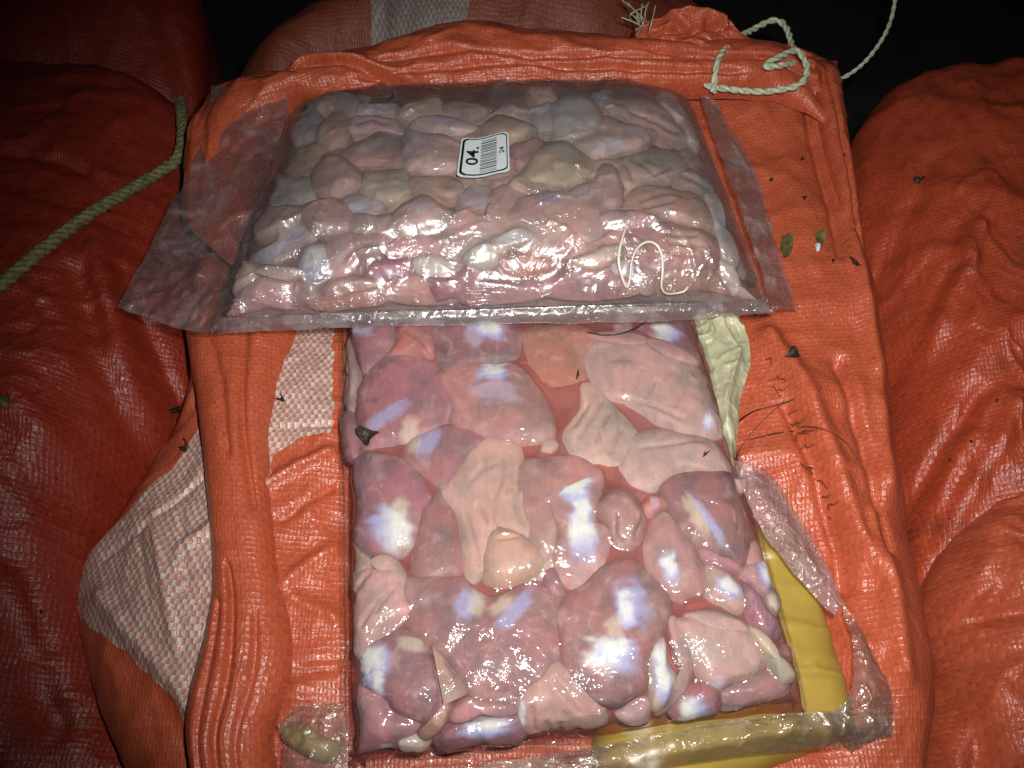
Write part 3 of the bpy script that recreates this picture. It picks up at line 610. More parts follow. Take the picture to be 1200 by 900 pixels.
LG, UG = 'raw gizzards in the lower pack', 'raw gizzards in the upper pack'
LOWER = [
 # label, tone, outline, patches, grooves, lift
 ('mauve gizzard with a lilac white band, top left corner of the lower pack', 'mauve', [(383,366),(430,362),(459,372),(458,396),(446,414),(423,429),(412,418),(400,396),(386,386)], [(402,381,26,9,8,'w'),(425,386,14,8,10,'l')], []),
 ('narrow pale beige wedge against the top left edge of the lower pack', 'beige', [(384,384),(398,398),(414,420),(420,438),(406,468),(396,488),(388,480),(386,430)], [], [[(392,400),(400,430),(398,460)]]),
 ('small red folded gizzard peeking out under the upper pack, left of centre', 'red', [(460,376),(476,366),(502,368),(510,396),(506,412),(488,414),(456,414),(450,410),(458,394)], [], [[(474,384),(492,396),(504,410)]]),
 ('mauve gizzard with a bright white top just below the upper pack', 'mauve', [(506,372),(550,364),(590,364),(608,384),(610,412),(584,420),(556,424),(530,430),(518,424),(510,400)], [(574,382,22,14,15,'w'),(556,392,12,14,10,'l')], []),
 ('big mauve gizzard with a blue streak under the black leaf', 'mauve', [(448,414),(478,412),(508,424),(526,446),(530,474),(514,492),(492,502),(470,510),(446,514),(418,514),(404,502),(402,476),(414,450),(428,430)], [(452,484,34,10,-33,'b'),(479,500,11,18,15,'c')], []),
 ('thin mauve gizzard squeezed on the left edge below the beige wedge', 'mauve', [(388,488),(400,480),(416,506),(412,534),(394,538),(389,510)], [], []),
 ('mauve gizzard with a short blue patch right of the black leaf', 'mauve', [(490,502),(526,488),(558,494),(568,512),(546,536),(522,572),(508,562),(488,546),(474,532),(476,516)], [(500,512,12,24,22,'b'),(484,508,9,22,10,'c')], []),
 ('large pink gizzard with a square white spot near the top of the lower pack', 'pink', [(520,436),(540,420),(566,420),(600,420),(622,438),(638,470),(640,500),(604,510),(560,504),(532,490),(526,466)], [(578,432,19,13,0,'w'),(580,456,30,15,5,'l')], []),
 ('red gizzard soaked in juice below the middle of the upper pack', 'red', [(608,384),(660,372),(702,384),(698,424),(690,446),(646,456),(616,436)], [], []),
 ('pale ridged gizzard lining with brown grooves, upper right of the lower pack', 'beige', [(694,402),(740,392),(772,400),(810,418),(832,442),(842,470),(843,494),(830,500),(800,497),(764,484),(738,470),(714,462),(698,440),(690,420)], [(832,490,8,12,20,'w')],
   [[(708,404),(716,446)],[(732,412),(730,454)],[(754,432),(742,456)],[(768,446),(758,464)],[(810,444),(792,474)],[(788,432),(776,450)],[(716,464),(760,470),(800,488)]]),
 ('ridged pinkish fold of lining left of the pale ridged one', 'beige', [(680,440),(704,442),(722,464),(742,488),(750,502),(744,520),(730,540),(700,540),(674,530),(660,508),(668,484),(680,464)], [], [[(706,466),(680,508)],[(714,480),(700,512)],[(728,500),(716,526)],[(690,470),(672,496)]]),
 ('flat pink flap across the top of the ridged lining', 'pink', [(690,388),(748,384),(780,394),(812,412),(812,421),(784,418),(760,408),(720,400)], [], []),
 ('gizzard with a white and blue corner at the top right of the lower pack', 'mauve', [(750,378),(770,368),(808,366),(822,400),(828,414),(818,418),(800,408),(776,394)], [(782,386,20,10,25,'g')], []),
 ('smooth beige sheet of gizzard below the ridged lining on the right', 'beige', [(746,506),(776,498),(802,500),(830,508),(846,518),(858,540),(848,550),(820,548),(800,552),(780,566),(758,568),(732,546),(738,522)], [], [[(752,522),(790,518),(826,512)]]),
 ('dark mauve gizzard with a webbed skin and slanting blue streak at the right edge', 'mauve', [(780,568),(800,554),(830,548),(858,552),(868,574),(877,602),(880,626),(876,642),(864,650),(848,642),(822,636),(806,624),(792,600)], [(818,602,30,9,56,'c'),(832,610,36,6,56,'b')], []),
 ('gizzard with a white dumbbell shaped tendon in the middle right', 'pink', [(646,556),(676,546),(702,552),(706,576),(702,602),(716,612),(718,636),(706,662),(684,680),(660,676),(644,660),(648,634),(652,612),(642,604),(638,580)], [(674,570,22,18,0,'w'),(681,596,14,24,0,'w'),(684,628,28,20,80,'g')], []),
 ('small curled pink lobe right of the white dumbbell', 'pink', [(700,590),(720,572),(740,576),(756,596),(754,620),(740,636),(722,634),(712,612)], [], [[(722,604),(722,626),(730,634)],[(754,604),(744,624)]]),
 ('pink flap of flesh left of the white dumbbell', 'pink', [(602,548),(640,534),(676,534),(702,550),(676,560),(656,590),(656,630),(640,652),(622,650),(610,610)], [], []),
 ('pointed pink gizzard with one white spot between the dumbbell and the right edge', 'pink', [(766,614),(784,600),(806,618),(820,636),(828,658),(828,680),(812,690),(790,694),(772,678),(760,660),(757,636)], [(786,664,11,20,-15,'w')], []),
 ('small gizzard with a shining white middle on the right edge', 'beige', [(832,656),(860,664),(876,680),(880,702),(868,714),(850,706),(834,698),(828,680)], [(858,685,20,13,25,'w')], []),
 ('thin mauve slice along the right edge below the white one', 'mauve', [(876,680),(894,692),(914,716),(924,740),(902,742),(880,718)], [], []),
 ('thin pink strip under the webbed gizzard', 'pink', [(822,636),(850,644),(870,654),(872,664),(848,662),(826,652)], [], []),
 ('mauve gizzard with a big white and blue patch by the left edge', 'mauve', [(396,538),(424,530),(452,530),(476,542),(490,560),(497,578),(490,596),(487,616),(478,636),(460,645),(430,644),(410,638),(400,630),(397,590),(393,556)], [(456,616,28,26,180,'g'),(470,590,10,12,0,'c'),(399,560,6,20,0,'b')], []),
 ('mauve gizzard left of the big folded beige one', 'mauve', [(516,570),(534,590),(542,618),(550,648),(540,670),(520,673),(494,674),(481,660),(482,632),(490,598),(500,582)], [], []),
 ('big folded beige gizzard in the middle of the lower pack', 'beige', [(560,522),(580,508),(602,518),(618,550),(632,590),(646,625),(652,650),(628,668),(604,664),(584,640),(572,660),(558,672),(545,648),(540,610),(524,578),(540,546)], [], [[(590,534),(588,562),(578,582),(580,606),(590,622)],[(552,560),(566,546),(582,540)],[(546,600),(556,630),(560,660)],[(560,590),(570,610)],[(610,560),(604,590),(612,612)]]),
 ('orange beige lobe below the big folded gizzard', 'orange', [(580,614),(606,616),(632,640),(632,664),(602,679),(574,677),(564,652),(568,630)], [], [[(584,632),(606,628)]]),
 ('beige band by the left edge under the white and blue patch', 'beige', [(400,634),(412,638),(430,644),(456,644),(470,668),(458,674),(430,668),(404,672)], [], []),
 ('beige gizzard with slanting creases by the left edge', 'beige', [(402,672),(440,664),(466,670),(478,698),(484,712),(466,726),(448,740),(430,754),(412,766),(402,760),(399,718)], [], [[(432,670),(408,700)],[(446,700),(422,732)],[(458,690),(440,716)]]),
 ('largest mauve gizzard, heart shaped with two blue white flashes, lower centre', 'mauve', [(479,696),(504,679),(541,676),(562,690),(580,696),(600,686),(622,681),(650,695),(659,723),(652,768),(620,807),(584,820),(545,806),(520,768),(495,748)], [(546,703,13,24,20,'b'),(560,700,10,20,15,'c'),(586,706,18,10,-45,'c'),(604,712,34,11,-48,'b')], [], ),
 ('mauve gizzard with two large blue white patches, right of the heart shaped one', 'mauve', [(661,706),(685,688),(716,663),(748,665),(774,686),(781,712),(771,746),(758,774),(753,805),(728,822),(699,816),(671,790),(659,744)], [(742,706,20,30,-15,'b'),(734,712,14,26,-10,'w'),(721,736,13,13,0,'c'),(716,768,35,23,12,'g'),(720,760,26,14,0,'w')], []),
 ('beige ridged gizzard at the bottom centre of the lower pack', 'beige', [(652,772),(676,784),(698,810),(707,830),(707,862),(672,874),(642,880),(618,884),(610,842),(606,824),(616,804),(634,788)], [(613,845,5,26,0,'w')], [[(650,796),(664,816),(680,838)],[(642,852),(652,880)],[(658,854),(660,876)],[(624,832),(628,864)]]),
 ('round beige gizzard lying right of the white sliver', 'dullpink', [(800,728),(826,724),(862,726),(882,738),(898,766),(896,782),(884,794),(862,802),(846,813),(828,802),(818,778),(806,752)], [(846,802,16,8,-10,'l')], []),
 ('pale oval flap on top of the round beige gizzard', 'beige', [(808,716),(840,708),(870,720),(882,735),(866,745),(846,746),(826,738)], [], []),
 ('bright white sliver of tendon at the lower right', 'cream', [(766,758),(780,746),(786,772),(798,794),(792,816),(780,838),(769,842),(764,816),(761,780)], [(778,790,12,40,-8,'w')], []),
 ('curved beige gizzard hugging the white sliver', 'beige', [(786,724),(808,738),(818,772),(814,806),(798,832),(780,850),(772,848),(788,824),(800,796),(790,764)], [], []),
 ('small pointed beige scrap above the bottom edge, left of the white sliver', 'beige', [(726,850),(742,832),(758,824),(766,834),(764,858),(738,864)], [], []),
 ('gizzard with a pale blue patch touching the bottom edge', 'mauve', [(806,816),(828,801),(846,813),(848,844),(816,852),(790,852),(796,834)], [(814,834,19,16,-20,'g')], []),
 ('plain pink gizzard in the bottom right corner of the lower pack', 'pink', [(848,816),(868,801),(896,788),(916,788),(936,802),(932,822),(904,836),(872,842),(850,846)], [], []),
 ('slim cream and pink strip along the lower right edge', 'cream', [(884,736),(902,740),(928,770),(940,794),(922,803),(910,788),(898,766)], [], []),
 ('shiny gizzard with a white left shoulder near the bottom left', 'mauve', [(420,758),(442,744),(472,736),(494,746),(502,762),(528,784),(531,810),(518,832),(500,850),(486,850),(460,836),(444,816),(420,806),(404,800),(404,780)], [(430,776,30,22,-30,'w'),(482,752,20,9,10,'c'),(440,800,9,20,10,'w')], []),
 ('thin beige orange flap below the heart shaped gizzard', 'orange', [(506,758),(530,786),(547,810),(534,822),(520,854),(498,872),(492,856),(516,832),(524,806)], [], []),
 ('crinkled pink gizzard in the bottom left corner of the lower pack', 'pink', [(407,806),(424,806),(446,818),(460,836),(488,852),(490,872),(478,886),(452,896),(414,896),(408,846)], [(450,890,9,14,0,'w')], []),
 ('pale yellow ball of fat at the bottom edge', 'cream', [(464,876),(478,868),(494,869),(503,880),(498,890),(470,890)], [], []),
 ('flat pink piece under the heart shaped gizzard', 'pink', [(536,820),(548,814),(580,820),(606,832),(604,848),(566,850),(536,858),(526,850)], [], []),
 ('gizzard with a white and blue crest at the bottom centre left', 'mauve', [(518,870),(544,853),(566,846),(600,848),(612,862),(614,882),(570,888),(522,894),(515,886)], [(572,858,32,11,-4,'w'),(562,864,22,8,0,'b')], []),
 ('small mauve scrap between the dumbbell and the heart shaped gizzard', 'mauve', [(632,658),(650,652),(664,676),(664,694),(650,700),(638,690)], [], []),
]
UPPER = [
 ('mauve gizzard at the front left corner of the upper pack', 'dullpink', [(282,336),(304,324),(326,332),(336,348),(335,368),(294,376),(270,370),(266,352)], [], []),
 ('beige scrap filling the front left tip of the upper pack', 'beige', [(258,366),(268,348),(284,342),(294,362),(298,376),(280,380),(264,378)], [], []),
 ('small pink ball near the front left corner of the upper pack', 'pink', [(338,336),(356,332),(370,348),(370,368),(352,372),(336,366)], [], []),
 ('long silver blue gizzard at the left side of the upper pack', 'grey', [(282,294),(300,284),(314,266),(334,250),(348,254),(352,270),(334,282),(316,300),(300,306),(284,302)], [(318,276,44,17,-38,'w'),(292,294,14,10,-20,'b')], []),
 ('short silver gizzard right of the long silver blue one', 'grey', [(348,296),(362,282),(374,290),(381,310),(378,328),(354,330),(344,312)], [(364,306,18,24,0,'w')], []),
 ('beige strip below the long silver blue gizzard', 'dull', [(268,312),(286,304),(326,310),(344,318),(332,328),(306,324),(284,334),(264,336)], [], []),
 ('brownish folded gizzard left of centre in the upper pack', 'brown', [(392,272),(420,268),(452,276),(442,296),(418,304),(408,324),(390,324),(383,292)], [], [[(400,300),(420,286),(440,284)]]),
 ('beige flake above the front edge, below the brownish fold', 'beige', [(386,334),(406,324),(434,332),(430,342),(402,352),(384,350)], [], []),
 ('lilac gizzard on the front shoulder, left of the pale dome', 'mauve', [(430,312),(456,302),(484,304),(487,320),(456,336),(430,336)], [(456,318,26,14,0,'l')], []),
 ('wide pink gizzard on the front face, left half', 'pink', [(388,352),(430,340),(470,330),(498,334),(512,352),(506,368),(450,371),(398,370)], [], []),
 ('pale dome with a white cap on the front shoulder', 'pale', [(486,302),(506,294),(524,304),(532,320),(508,328),(488,318)], [(504,308,18,14,0,'c')], []),
 ('mauve gizzard on the front face under the pale dome', 'mauve', [(504,328),(528,324),(552,316),(562,336),(556,358),(524,364),(506,350)], [], []),
 ('salmon heart shaped gizzard at the front centre', 'red', [(584,304),(602,292),(626,284),(640,296),(652,298),(662,308),(630,328),(604,332),(588,322)], [], []),
 ('big round gizzard with a lilac eye in the centre right', 'dullpink', [(609,240),(632,222),(660,220),(696,212),(707,230),(706,252),(692,272),(668,288),(650,296),(634,288),(616,270),(607,252)], [(642,230,18,9,-8,'b'),(682,220,20,8,-10,'l')], []),
 ('pink two lobed gizzard left of the big round one', 'dullpink', [(530,250),(546,236),(564,240),(574,220),(592,213),(610,226),(606,248),(594,266),(570,276),(550,288),(536,280),(529,264)], [], [[(548,240),(562,246),(572,232)]]),
 ('pale slice under the pink two lobed gizzard', 'pale', [(550,294),(580,274),(606,266),(617,278),(590,292),(582,306),(558,308)], [(600,276,16,7,-15,'w')], []),
 ('grey mauve gizzard left of the pink two lobed one', 'dull', [(464,246),(490,228),(516,240),(514,256),(492,266),(468,264)], [(492,242,20,9,-10,'l')], []),
 ('dull pink slab in front of the grey mauve gizzard', 'dullpink', [(460,282),(490,266),(508,270),(526,280),(542,290),(520,298),(490,300),(462,296)], [], []),
 ('beige lump left of the grey mauve gizzard', 'dull', [(416,250),(442,244),(466,248),(476,262),(452,274),(420,266)], [], []),
 ('grey scrap beneath the wrinkled left part of the film', 'grey', [(394,230),(416,218),(442,228),(436,246),(412,250),(396,242)], [(416,238,16,8,0,'w')], []),
 ('round brown gizzard behind the wrinkled left part of the film', 'brown', [(364,196),(384,178),(406,184),(414,202),(400,218),(380,226),(364,214)], [], []),
 ('gizzard with a pale blue side near the back left', 'brown', [(400,172),(420,156),(444,146),(462,154),(473,176),(468,188),(440,188),(412,184)], [(428,170,16,12,0,'l')], []),
 ('small round brown gizzard in the back left corner', 'brown', [(372,138),(388,124),(403,128),(402,154),(384,163),(370,156)], [], []),
 ('beige arched gizzard right of the small round brown one', 'dull', [(404,142),(412,128),(436,123),(462,134),(454,147),(428,149)], [], [[(414,138),(434,132),(450,138)]]),
 ('grey scrap against the back left corner of the upper pack', 'grey', [(336,134),(352,114),(368,124),(368,148),(340,158)], [], []),
 ('flat brown gizzard on the left edge of the upper pack', 'brown', [(322,168),(360,156),(396,166),(394,176),(366,194),(340,198),(318,186)], [], []),
 ('dark grey gizzard under the film wrinkles on the left edge', 'grey', [(310,216),(322,202),(358,202),(366,218),(348,234),(312,238)], [], []),
 ('long dark gizzard behind the long silver blue one', 'brown', [(300,250),(314,240),(350,234),(380,228),(394,240),(398,258),(370,264),(340,258),(316,266),(302,266)], [], []),
 ('dull reddish gizzard behind the beige lump', 'dull', [(426,196),(452,190),(476,194),(476,222),(448,230),(428,218)], [], []),
 ('grey white gizzard left of the barcode label', 'dull', [(476,164),(488,148),(528,156),(534,186),(502,190),(478,184)], [(488,164,13,16,0,'l')], []),
 ('brown gizzard below and left of the barcode label', 'brown', [(480,204),(512,194),(538,206),(532,222),(494,226)], [(505,206,12,7,0,'c')], []),
 ('whitish arched gizzard above and left of the barcode label', 'pale', [(492,136),(514,127),(548,138),(553,147),(518,151),(492,152)], [(522,136,26,7,8,'l')], []),
 ('thin grey white gizzard in the back row with a black speck', 'grey', [(412,116),(448,111),(466,120),(444,128),(414,124)], [(438,117,20,5,4,'w')], []),
 ('beige gizzard in the back row, left of the middle', 'dull', [(470,122),(490,108),(512,108),(510,128),(486,132)], [], []),
 ('beige folded gizzard in the middle of the back row', 'dull', [(512,122),(530,107),(560,112),(567,124),(552,136),(522,130)], [], []),
 ('ochre gizzard right above the barcode label', 'ochre', [(552,150),(566,138),(584,128),(608,136),(619,145),(602,156),(576,160),(558,158)], [(610,150,14,5,-30,'c')], []),
 ('beige gizzard behind the ochre one', 'dull', [(578,124),(600,110),(622,122),(620,140),(602,132),(584,130)], [], []),
 ('grey mauve gizzard beside the bubbly film at the back', 'grey', [(624,122),(644,112),(657,126),(652,140),(630,142)], [(640,126,12,10,0,'l')], []),
 ('grey gizzard under the air bubbles at the back', 'grey', [(654,116),(684,108),(702,130),(697,148),(674,158),(656,144)], [(674,130,20,16,0,'l')], []),
 ('dark brown gizzard right beside the barcode label', 'brown', [(602,162),(628,154),(636,170),(622,186),(604,184)], [], []),
 ('ochre grey gizzard between the label and the pale folded one', 'ochre', [(634,170),(660,160),(680,172),(686,190),(668,204),(640,204),(622,198)], [(664,176,18,12,20,'l')], []),
 ('small brown piece under the right corner of the label', 'brown', [(600,204),(620,190),(644,206),(622,218),(606,214)], [], []),
 ('gizzard with a white underside under the second cluster of bubbles', 'dull', [(684,152),(710,132),(736,138),(762,147),(742,164),(720,170),(696,175),(682,166)], [(712,166,22,9,-8,'w'),(750,150,18,9,0,'l')], []),
 ('beige smooth gizzard in the back right corner', 'dull', [(718,118),(744,108),(780,112),(802,136),(810,152),(780,152),(756,140),(736,130)], [], [[(740,122),(770,136),(796,148)]]),
 ('narrow beige gizzard against the right back edge', 'dull', [(784,116),(806,122),(822,160),(812,158),(802,140)], [], []),
 ('pale folded gizzard with creases right of centre', 'dull', [(706,186),(726,176),(756,168),(788,174),(798,190),(774,204),(750,212),(734,222),(710,214)], [], [[(734,186),(744,206)],[(744,178),(770,198),(790,188)],[(724,190),(732,214)]]),
 ('rusty brown lobe at the left end of the pale folded gizzard', 'brown', [(702,200),(718,190),(730,214),(722,234),(706,230)], [], []),
 ('beige wedge against the right edge of the upper pack', 'dull', [(798,194),(820,190),(844,206),(850,222),(826,224),(802,210)], [], [[(804,198),(836,214)]]),
 ('orange brown folded gizzard near the right edge', 'orange', [(748,222),(772,210),(800,214),(824,228),(832,250),(812,256),(774,248),(748,242)], [], [[(752,232),(776,222),(800,222)],[(756,240),(790,232)]]),
 ('dark scrap in front of the orange brown folded gizzard', 'brown', [(710,246),(740,242),(764,252),(742,262),(714,258)], [], []),
 ('wide pink gizzard with pale ribs at the front right', 'pink', [(738,268),(768,258),(800,258),(832,272),(840,302),(812,312),(784,314),(762,306),(742,290)], [(808,282,24,22,20,'c')], [[(786,282),(820,286)],[(786,294),(816,298)],[(790,272),(816,272)]]),
 ('cream piece left of the white looped tendon', 'cream', [(680,302),(704,288),(724,288),(722,304),(702,316),(682,312)], [], []),
 ('dull pink gizzard between the big round one and the looped tendon', 'dullpink', [(668,296),(700,272),(728,262),(738,272),(724,288),(704,290),(686,300)], [], []),
 ('broad pink gizzard on the front face, right of the middle', 'pink', [(568,336),(610,336),(644,330),(678,318),(704,332),(716,350),(650,366),(576,366)], [], []),
 ('pink gizzard on the front face under the ribbed one', 'pink', [(782,322),(830,310),(850,322),(860,346),(822,354),(784,352)], [], []),
 ('pale piece filling the front right tip of the upper pack', 'pale', [(850,304),(864,312),(880,336),(890,356),(868,358),(854,328)], [], []),
 ('beige drop shaped piece hanging at the front below the looped tendon', 'beige', [(740,330),(758,321),(769,330),(769,348),(754,362),(742,370),(730,360),(736,344)], [], []),
 ('grey blue gizzard along the right edge of the upper pack', 'grey', [(836,230),(850,232),(862,262),(868,292),(852,296),(840,264)], [(852,250,7,26,-14,'w')], []),
]
for i, g in enumerate(LOWER):
    gizzard(LOW, g[0], g[1], g[2], g[3], g[4], lift=(.10 if 'flap' in g[0] or 'lobe' in g[0] else 0), seed=100+i*7, group=LG)
for i, g in enumerate(UPPER):
    gizzard(UPP, g[0], g[1], g[2], g[3], g[4], lift=(.10 if 'drop' in g[0] or 'lobe' in g[0] else 0), seed=900+i*7, deep=1.0, group=UG)

# scraps sunk between the named pieces
def fillers(pil, data, scale, box, n, tones, label, group, seed, rmin, sink, juice):
    R = random.Random(seed)
    polys = []
    for g in data:
        o = catmull(g[2], 40, True); polys.append(o.mean(0)+(o-o.mean(0))*scale)
    X = np.array([R.uniform(box[0], box[2]) for _ in range(2600)]); Y = np.array([R.uniform(box[1], box[3]) for _ in range(2600)])
    P, N, a, b = pil.hit(X, Y)
    ok = (np.abs(a) < .93) & (np.abs(b) < .95)
    dist = np.full(X.shape, 99.)
    for p in polys:
        pp = [tuple(q) for q in p]
        ok &= ~inpoly(X, Y, pp); dist = np.minimum(dist, segdist(X, Y, pp+[pp[0]]))
    for jx, jy, jr in juice: ok &= np.hypot(X-jx, Y-jy) > jr
    idx = [i for i in np.argsort(-dist) if ok[i]]
    placed = []
    for i in idx:
        if len(placed) >= n: break
        if any(math.hypot(X[i]-x, Y[i]-y) < rmin*1.25 for x, y in placed): continue
        placed.append((X[i], Y[i])); k = len(placed)
        r = max(rmin, dist[i]*1.7); e = R.uniform(.65, 1); t = R.uniform(0, math.pi)
        pts = []
        for q in range(9):
            aa = 2*math.pi*q/9; rr = r*R.uniform(.8, 1.25); lx, ly = rr*math.cos(aa), rr*e*math.sin(aa)
            pts.append((X[i]+lx*math.cos(t)-ly*math.sin(t), Y[i]+(lx*math.sin(t)+ly*math.cos(t))*.85))
        pa = [(X[i]+R.uniform(-5, 5), Y[i]+R.uniform(-5, 5), r*.55, r*.3, R.uniform(0, 180), R.choice('wlc'))] if R.random() < .22 else []
        gizzard(pil, label, R.choice(tones), pts, pa, [], lift=-sink-R.uniform(0, .1), seed=seed*100+k*7, group=group, NTh=48, NRg=18)
fillers(LOW, LOWER, 1.16, (390, 366, 950, 890), 9, ['mauve', 'pink', 'pink', 'beige', 'red'], 'scrap of gizzard sunk in the red juice between larger ones of the lower pack', 'scraps sunk in the lower pack', 5, 15, .14,
        [(715, 850, 26), (765, 700, 16), (500, 668, 14), (930, 815, 18), (845, 505, 12)])
fillers(UPP, UPPER, 1.22, (250, 100, 900, 375), 12, ['dull', 'brown', 'dullpink', 'grey', 'beige'], 'scrap of gizzard sunk between larger ones of the upper pack', 'scraps sunk in the upper pack', 6, 10, .10, [])

# ------------------------------------------------------------------ film and juice of each pack
def pack_film(pil, name, mat, juice_mat, bed_mat, parent, nu, nv, sag, ndil, crease, jdepth, seed, pools=()):
    gu, gv = nu//2, nv//2
    G = np.full((gv, gu), 9.0)
    for a, b, d in pil.splat:
        ok = (np.abs(a) <= 1) & (np.abs(b) <= 1)
        iu = ((a2t(a[ok])+1)/2*(gu-1)+.5).astype(int); iv = ((a2t(b[ok])+1)/2*(gv-1)+.5).astype(int)
        np.minimum.at(G, (iv, iu), d[ok])
    for _ in range(2):                                # close pin holes
        P = np.pad(G, 1, mode='edge'); nb = np.minimum.reduce([P[:-2, 1:-1], P[2:, 1:-1], P[1:-1, :-2], P[1:-1, 2:]])
        G = np.where(G > 8, nb, G)
    Gs = np.minimum(G, sag)
    F = np.minimum(blur(Gs, ndil), G)
    F = np.minimum(blur(F, 2), F)
    def samp(T, n, m):
        y = np.linspace(0, T.shape[0]-1, n); x = np.linspace(0, T.shape[1]-1, m)
        y0 = np.floor(y).astype(int).clip(0, T.shape[0]-2); x0 = np.floor(x).astype(int).clip(0, T.shape[1]-2); fy = (y-y0)[:, None]; fx = (x-x0)[None]
        return (T[y0][:, x0]*(1-fx)+T[y0][:, x0+1]*fx)*(1-fy)+(T[y0+1][:, x0]*(1-fx)+T[y0+1][:, x0+1]*fx)*fy
    def surf(n, m, off, bump):
        tu, tv = np.meshgrid(np.linspace(-1, 1, m), np.linspace(-1, 1, n))
        lim = .9995
        a, b = t2a(tu)*lim, t2a(tv)*lim
        P = pil.pt(a, b); N = pil.normal(P[..., 0], P[..., 1])
        return P, N, a, b
    P, N, a, b = surf(nv, nu, 0, 0)
    d = samp(F, nv, nu)-.05
    edge = np.minimum(1-np.abs(a), 1-np.abs(b))
    X, Y = P[..., 0], P[..., 1]
    cr = crease*(ridged(X*.55, Y*.55, seed, 3)-.75)*sstep(0, .02, edge)
    d = d-np.maximum(cr, 0)
    d = d*sstep(0, .004, edge)
    V = P-N*d[..., None]
    film = mesh('film', V.reshape(-1, 3), grid_faces(nv, nu), mat, parent)
    # back sheet
    Pb, Nb, ab_, bb_ = surf(16, 20, 0, 0); Pb = Pb.copy(); Pb[..., 2] = pil.base(ab_, bb_)-.25*(1-ab_**4)*(1-bb_**4)-.02
    mesh('back_sheet', Pb.reshape(-1, 3), grid_faces(16, 20), mat, parent)
    # cloudy juice just under the film, and the darker bed of juice and scraps further down
    n, m = 150, 180
    Pj, Nj, aj, bj = surf(n, m, 0, 0)
    nz = fbm(Pj[..., 0]*.35, Pj[..., 1]*.35, seed+4, 3)
    pool = np.zeros(nz.shape)
    for qx, qy, qr, am in pools:
        q = pil.hit(np.array([float(qx)]), np.array([float(qy)]))[0][0]
        pool = np.maximum(pool, am*np.exp(-((Pj[..., 0]-q[0])**2+(Pj[..., 1]-q[1])**2)/qr**2))
    fl = samp(F, n, m)
    out = []
    for nm, dd, mt in (('juice', np.maximum(jdepth-pool+.12*nz, fl+.03), juice_mat), ('juice', np.maximum(jdepth+.32+.15*nz, fl+.2), bed_mat)):
        Vj = Pj-Nj*dd[..., None]
        Vj[..., 2] = np.maximum(Vj[..., 2], pil.base(aj, bj)+.03)
        out.append(mesh(nm, Vj.reshape(-1, 3), grid_faces(n, m), mt))
    out[1].name = 'juice_bed'; out[1].parent = out[0]
    return film, out[0]

bagL = empty('plastic_pack'); tag(bagL, 'clear flat plastic pack of raw gizzards in red juice, lying underneath', 'meat pack')
_, jl = pack_film(LOW, 'film', M['film_low'], M['juice'], M['bed'], bagL, 520, 560, .42, 7, .08, .54, 7, [(640, 430, 2.6, .26), (690, 480, 2.2, .15), (600, 470, 2.0, .16), (735, 560, 1.8, .15), (720, 640, 1.6, .12), (500, 470, 2.0, .1)])
tag(jl, 'dark red meat juice between the gizzards of the lower pack', 'juice', kind='stuff')
bagU = empty('plastic_pack'); tag(bagU, 'hazy plastic pack of raw gizzards lying crosswise on top, with a barcode label', 'meat pack')
_, ju = pack_film(UPP, 'film', M['film_up'], M['juice_up'], M['bed_up'], bagU, 620, 480, .38, 5, .16, .42, 8)
tag(ju, 'dull brown juice between the gizzards of the upper pack', 'juice', kind='stuff')

# sealed side flaps of the upper pack
def sheet(name, rows, mat, parent, nu=90, nv=90, amp=.12, seed=0, freq=.5, thick=.02, crease=.1):
    R = [catmull([unp(*p) for p in r], nu, False) for r in rows]
    R = np.array(R); k = len(R)
    V = np.zeros((nv, nu, 3))
    for j in range(nu):
        V[:, j] = catmull(R[:, j], nv, False) if k > 2 else R[0, j]+(R[1, j]-R[0, j])*np.linspace(0, 1, nv)[:, None]
    X, Y = V[..., 0], V[..., 1]
    V[..., 2] += amp*fbm(X*freq, Y*freq, seed, 3)+crease*(ridged(X*freq*1.2, Y*freq*1.2, seed+3, 3)-.8)
    B = V.copy(); B[..., 2] -= thick
    n = nv*nu; F = grid_faces(nv, nu)
    rim = np.concatenate([np.arange(nu), np.arange(1, nv)*nu+nu-1, (nv-1)*nu+np.arange(nu-2, -1, -1), np.arange(nv-2, 0, -1)*nu])
    r2 = np.roll(rim, -1)
    Fs = np.stack([rim, rim+n, r2+n, r2], -1)
    return mesh(name, np.concatenate([V.reshape(-1, 3), B.reshape(-1, 3)]), np.concatenate([F, F[:, ::-1]+n, Fs]), mat, parent)
sheet('sealed_flap', [[(340, 112, .4), (318, 200, .3), (284, 300, .5), (252, 384, .3)], [(296, 105, .5), (268, 200, .1), (230, 300, .2), (240, 392, 0)], [(248, 101, .6), (235, 170, .2), (180, 280, .2), (138, 362, -.2)]], M['flap'], bagU, amp=.25, seed=5, freq=.4, crease=.13)
sheet('sealed_flap', [[(820, 110, .2), (845, 180, .2), (880, 280, .3), (906, 362, .2)], [(842, 120, 0), (866, 190, 0), (898, 280, .1), (920, 362, 0)], [(836, 120, -.2), (882, 190, -.2), (912, 290, -.1), (936, 362, -.3)]], M['flap'], bagU, amp=.18, seed=6, freq=.5, crease=.13)
sheet('sealed_hem', [[(254, 374, .7), (400, 366, .8), (600, 361, .8), (760, 358, .8), (898, 350, .7)], [(254, 391, 0), (400, 384, .1), (600, 379, .1), (760, 377, .1), (908, 366, 0)]], M['flap'], bagU, nv=14, amp=.08, seed=7)
# hem of the lower pack at the bottom
sheet('sealed_hem', [[(404, 914, -3.0), (560, 899, -3.0), (700, 885, -3.0), (850, 869, -3.0), (962, 857, -3.0)], [(410, 934, -3.2), (570, 915, -3.1), (710, 900, -3.1), (860, 882, -3.1), (985, 866, -3.1)]], M['wrap'], bagL, nv=20, amp=.1, seed=9)

